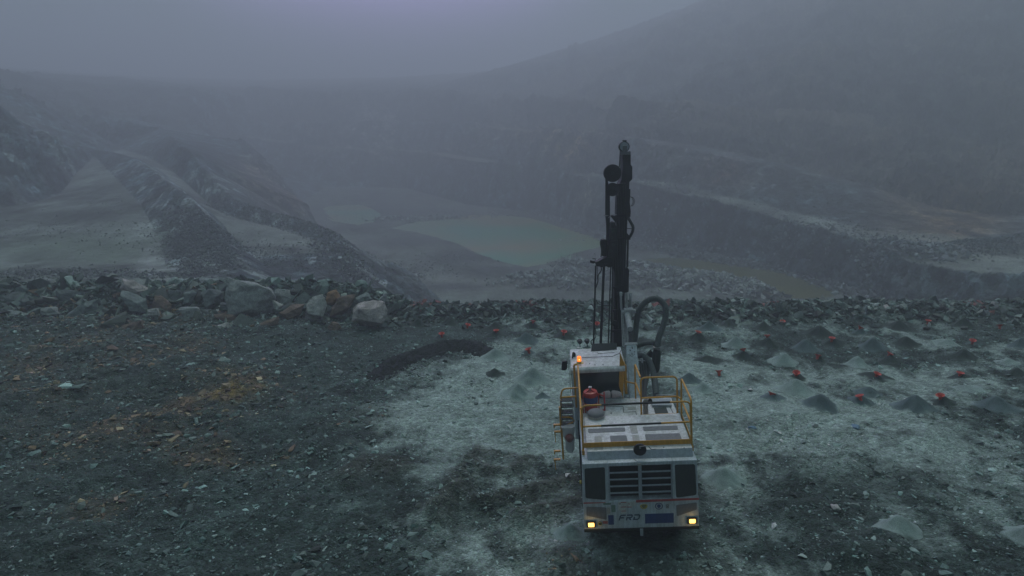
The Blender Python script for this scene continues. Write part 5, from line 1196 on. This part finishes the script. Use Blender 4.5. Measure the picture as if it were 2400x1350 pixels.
tube(b_, catmull([LW(z4(245,600), DM-.2), LW(z4(262,640), DM-.2), LW(z4(330,658), DM-.2), LW(z4(410,655), DM-.2)], 5), .015, 6); tube(b_, catmull([LW(z4(405,570), DM-.2), LW(z4(385,600), DM-.2), LW(z4(395,640), DM-.2)], 5), .012, 6); tube(b_, [LW(z4(256,262), DM-.3), LW(z4(252,400), DM-.3)], .01, 5); tube(b_, catmull([LW(z4(210,990), DM-.3), LW(z4(192,1010), DM-.3), LW(z4(196,1045), DM-.3)], 4), .014, 6); part('hydraulic_hose', b_, 'rubber')
mdisk('clamp_knob', (426,835), 27, DM-.3, DM-.2, 'black', conv=z4)
# right side of the mast
mslab('hose_guide', [(606,622),(636,618),(634,690),(628,760),(640,860),(636,920),(600,930),(590,780)], DM-.1, DM+.05, 'black')
b_ = BM()
for w_ in (0, 9, 18): tube(b_, catmull([LW(z3(630,700), DM), LW(z3(655+w_,715), DM), LW(z3(668+w_,755), DM), LW(z3(650+w_,800), DM), LW(z3(635,805), DM)], 5), .007, 5)
tube(b_, catmull([LW(z3(610,925), DM), LW(z3(640,975), DM), LW(z3(668,1030), DM), LW(z3(664,1080), DM), LW(z3(640,1130), DM), LW(z3(620,1155), DM)], 6), .045, 9); tube(b_, [LW(z3(592,1048), DM-.05), LW(z3(660,1052), DM-.05)], .012, 6); part('looped_hose', b_, 'rubber', smooth=True)
mslab('hose_anchor', [(586,1080),(610,1110),(632,1130),(634,1168),(600,1165),(584,1180)], DM-.1, DM+.1, 'black')
rods('feed_rod', [((553,0),(545,290),.022,.0),((562,0),(556,280),.01,.0)]); mslab('feed_cylinder', [(526,300),(538,282),(556,284),(566,310),(562,370),(560,520),(522,530),(520,400)], DM-.12, DM+.06, 'black', conv=z4, bev=.03)
# --- dust hose and hose bundle
def ribbed(name, P, r, mat='hose', n=14, k=.10):
    pth = catmull(P, 26); b_ = BM(); tube(b_, pth, r, n, rf=lambda i: r*(1+k*((i % 2)*2-1)*.5)); return part(name, b_, mat, smooth=True)
ribbed('dust_hose', [LW(z5(*q), d) for q, d in (((205,640),20.2),((235,520),20.2),((250,380),20.2),((268,260),20.1),((315,170),20.0),((400,105),19.9),((500,105),19.8),((572,180),19.7),((578,290),19.6),((545,420),19.5),((500,540),19.4),((480,660),19.3))], .088, 'hose', k=.10)
b_ = BM(); tube(b_, [LW(z5(258,215), 20.1), LW(z5(275,245), 20.1), LW(z5(320,262), 20.1)], .012, 6)
for yy in (645, 662): p = LW(z5(480, yy), 19.3); tube(b_, [p, p+Vector((0,0,.02))], .115, 20)
part('hose_band', b_, 'steel')
b_ = BM(); p0, p1 = LW(z5(480,680), 19.3), LW(z5(468,850), 19.3); tube(b_, [p0, p0.lerp(p1,.25), p1, LW(z5(476,905), 19.3), LW(z5(482,930), 19.3)], .12, 20, rf=lambda i: (.105,.125,.12,.09,.03)[i]); part('dust_cyclone', b_, 'ventdark', smooth=True)
mslab('cyclone_bracket', [(360,735),(410,680),(425,690),(425,760),(400,750),(380,770)], 19.35, 19.5, 'black', conv=lambda x, y: z3((z5(x, y)[0]-1340)*4.654, (z5(x, y)[1]-310)*4.655))
ribbed('return_hose', [LW(z5(*q), d) for q, d in (((235,640),20.0),((290,618),19.9),((360,600),19.7),((430,596),19.5),((470,610),19.4))], .066)
ribbed('suction_hose', [LW(z5(*q), d) for q, d in (((255,735),19.2),((320,745),19.1),((380,785),18.9),((425,880),18.7),((448,980),18.4),((462,1080),18.0),((475,1185),17.6))], .084)
for k in range(8):
    xa = 285+k*13; b_ = BM(); tube(b_, catmull([LW(z5(xa, 800+6*(k % 3)), 18.9), LW(z5(xa+12, 950), 18.6), LW(z5(310+k*7, 1100), 18.1), LW(z5(315+k*6, 1215), 17.7)], 5), .02+.006*(k % 3), 7); part('hydraulic_hose', b_, 'rubber' if k % 2 else 'black')
b_ = BM(); tube(b_, [LW(z5(268,798), 18.9), LW(z5(395,800), 18.9)], .014, 6); tube(b_, [LW(z5(308,770), 18.9), LW(z5(320,858), 18.85)], .03, 8); tube(b_, [LW(z5(295,775), 18.9), LW(z5(318,782), 18.9)], .02, 6); part('hose_clamp_bar', b_, 'silver')
b_ = BM(); cyl(b_, LW(z5(470,1187), 17.5), LW(z5(655,1183), 17.5), .016, 8); part('tray_edge', b_, 'silver')
# --- things lying on or hanging from the rig (own objects)
def sausage(name, a, b2, r, mat, seed, neck=.5):
    b_ = BM(); P = [a.lerp(b2, k/24) for k in range(25)]
    tube(b_, P, r, 20, rf=lambda i: r*(max(.08, math.sin(math.pi*min(max(i/24, .03), .97)))**.35)*(1-.45*math.exp(-((i/24-neck)/.05)**2)))
    c_ = np.array([v.co[:] for v in b_.verts]); nz = noise3(c_[:,0]*9+seed, c_[:,1]*9, c_[:,2]*9, seed)*.2
    cen = [(Vector(a)+(Vector(b2)-Vector(a))*max(0, min(1, (v.co-a).dot(b2-a)/(b2-a).length_squared))) for v in b_.verts]
    for v, n_, q in zip(b_.verts, nz, cen): v.co = q+(v.co-q)*(1+float(n_))
    return b_
a, e = RIGM @ LP(z1(575,655), 1, 3.02), RIGM @ LP(z1(792,645), 1, 3.02)
o = from_bm('rolled_sack', sausage('s', a, e, .10, 'cloth', 5), M['cloth'], smooth=True); mid = a.lerp(e, .5)
o.data.transform(Matrix.Translation(-mid)); o.location = mid; tag(o, 'rolled pinkish white sack tied in the middle, on the deck behind the cab window', 'sack')
b_ = BM(); tube(b_, [Vector((-.012,0,0)), Vector((.012,0,0))], .075, 14); o2 = from_bm('strap', b_, M['black'], o)
def hang():
    P = [z6(100,590), z6(240,582), z6(238,640), z6(236,700), z6(234,742), z6(240,800), z6(215,835), z6(165,830), z6(142,790), z6(150,745), z6(140,700), z6(120,640)]
    P = [RIGM @ LP(p, 1, 2.15) for p in P]; return P
P = hang(); cz = sum(P, Vector())/len(P); b_ = BM(); rings = []
for s, off in ((.55,-.10), (.9,-.07), (1.0,0), (.9,.07), (.55,.10)):
    rings.append([b_.verts.new((p-cz)*1.0*Vector((s, 1, 1)) + Vector((0, off, 0))) for p in P])
for A, B in zip(rings[:-1], rings[1:]):
    for k in range(len(P)): b_.faces.new((A[k], A[(k+1) % len(P)], B[(k+1) % len(P)], B[k]))
b_.faces.new(rings[0]); b_.faces.new(rings[-1])
bmesh.ops.triangulate(b_, faces=b_.faces); bmesh.ops.subdivide_edges(b_, edges=b_.edges, cuts=2)
c_ = np.array([v.co[:] for v in b_.verts]); nz = noise3(c_[:,0]*14, c_[:,1]*14, c_[:,2]*9, 8)*.025
b_.normal_update()
for v, n_ in zip(b_.verts, nz): v.co += v.normal*float(n_)
bag = from_bm('plastic_bag', b_, M['bag'], smooth=True); bag.location = cz; tag(bag, 'clear plastic bag holding something red, hung from the steps on the left of the rig', 'plastic bag')
q0, q1 = RIGM @ LP(z6(192,668), 1, 2.02)-cz, RIGM @ LP(z6(188,738), 1, 2.02)-cz; b_ = sausage('r', q0, q1, .11, 'red', 3, 2.); from_bm('bag_content', b_, M['redbrown'], bag, smooth=True)

# ------------------------------------------------------------------ haze
bm = bmesh.new(); bmesh.ops.create_cube(bm, size=1)
o = from_bm('haze', bm, bpy.data.materials.new('haze air')); o.scale = (1900, 1000, 111); o.location = (0, 310, -24+55.5)
hm = o.data.materials[0]; hm.use_nodes = True; t = hm.node_tree; t.nodes.clear()
pv = N(t, 'ShaderNodeVolumePrincipled'); pv.inputs['Color'].default_value = (.78, .87, .91, 1); pv.inputs['Density'].default_value = .0054; pv.inputs['Anisotropy'].default_value = .3
mo = N(t, 'ShaderNodeOutputMaterial'); t.links.new(pv.outputs[0], mo.inputs['Volume'])
tag(o, kind='stuff'); o['label'] = 'grey lavender mist filling the quarry'
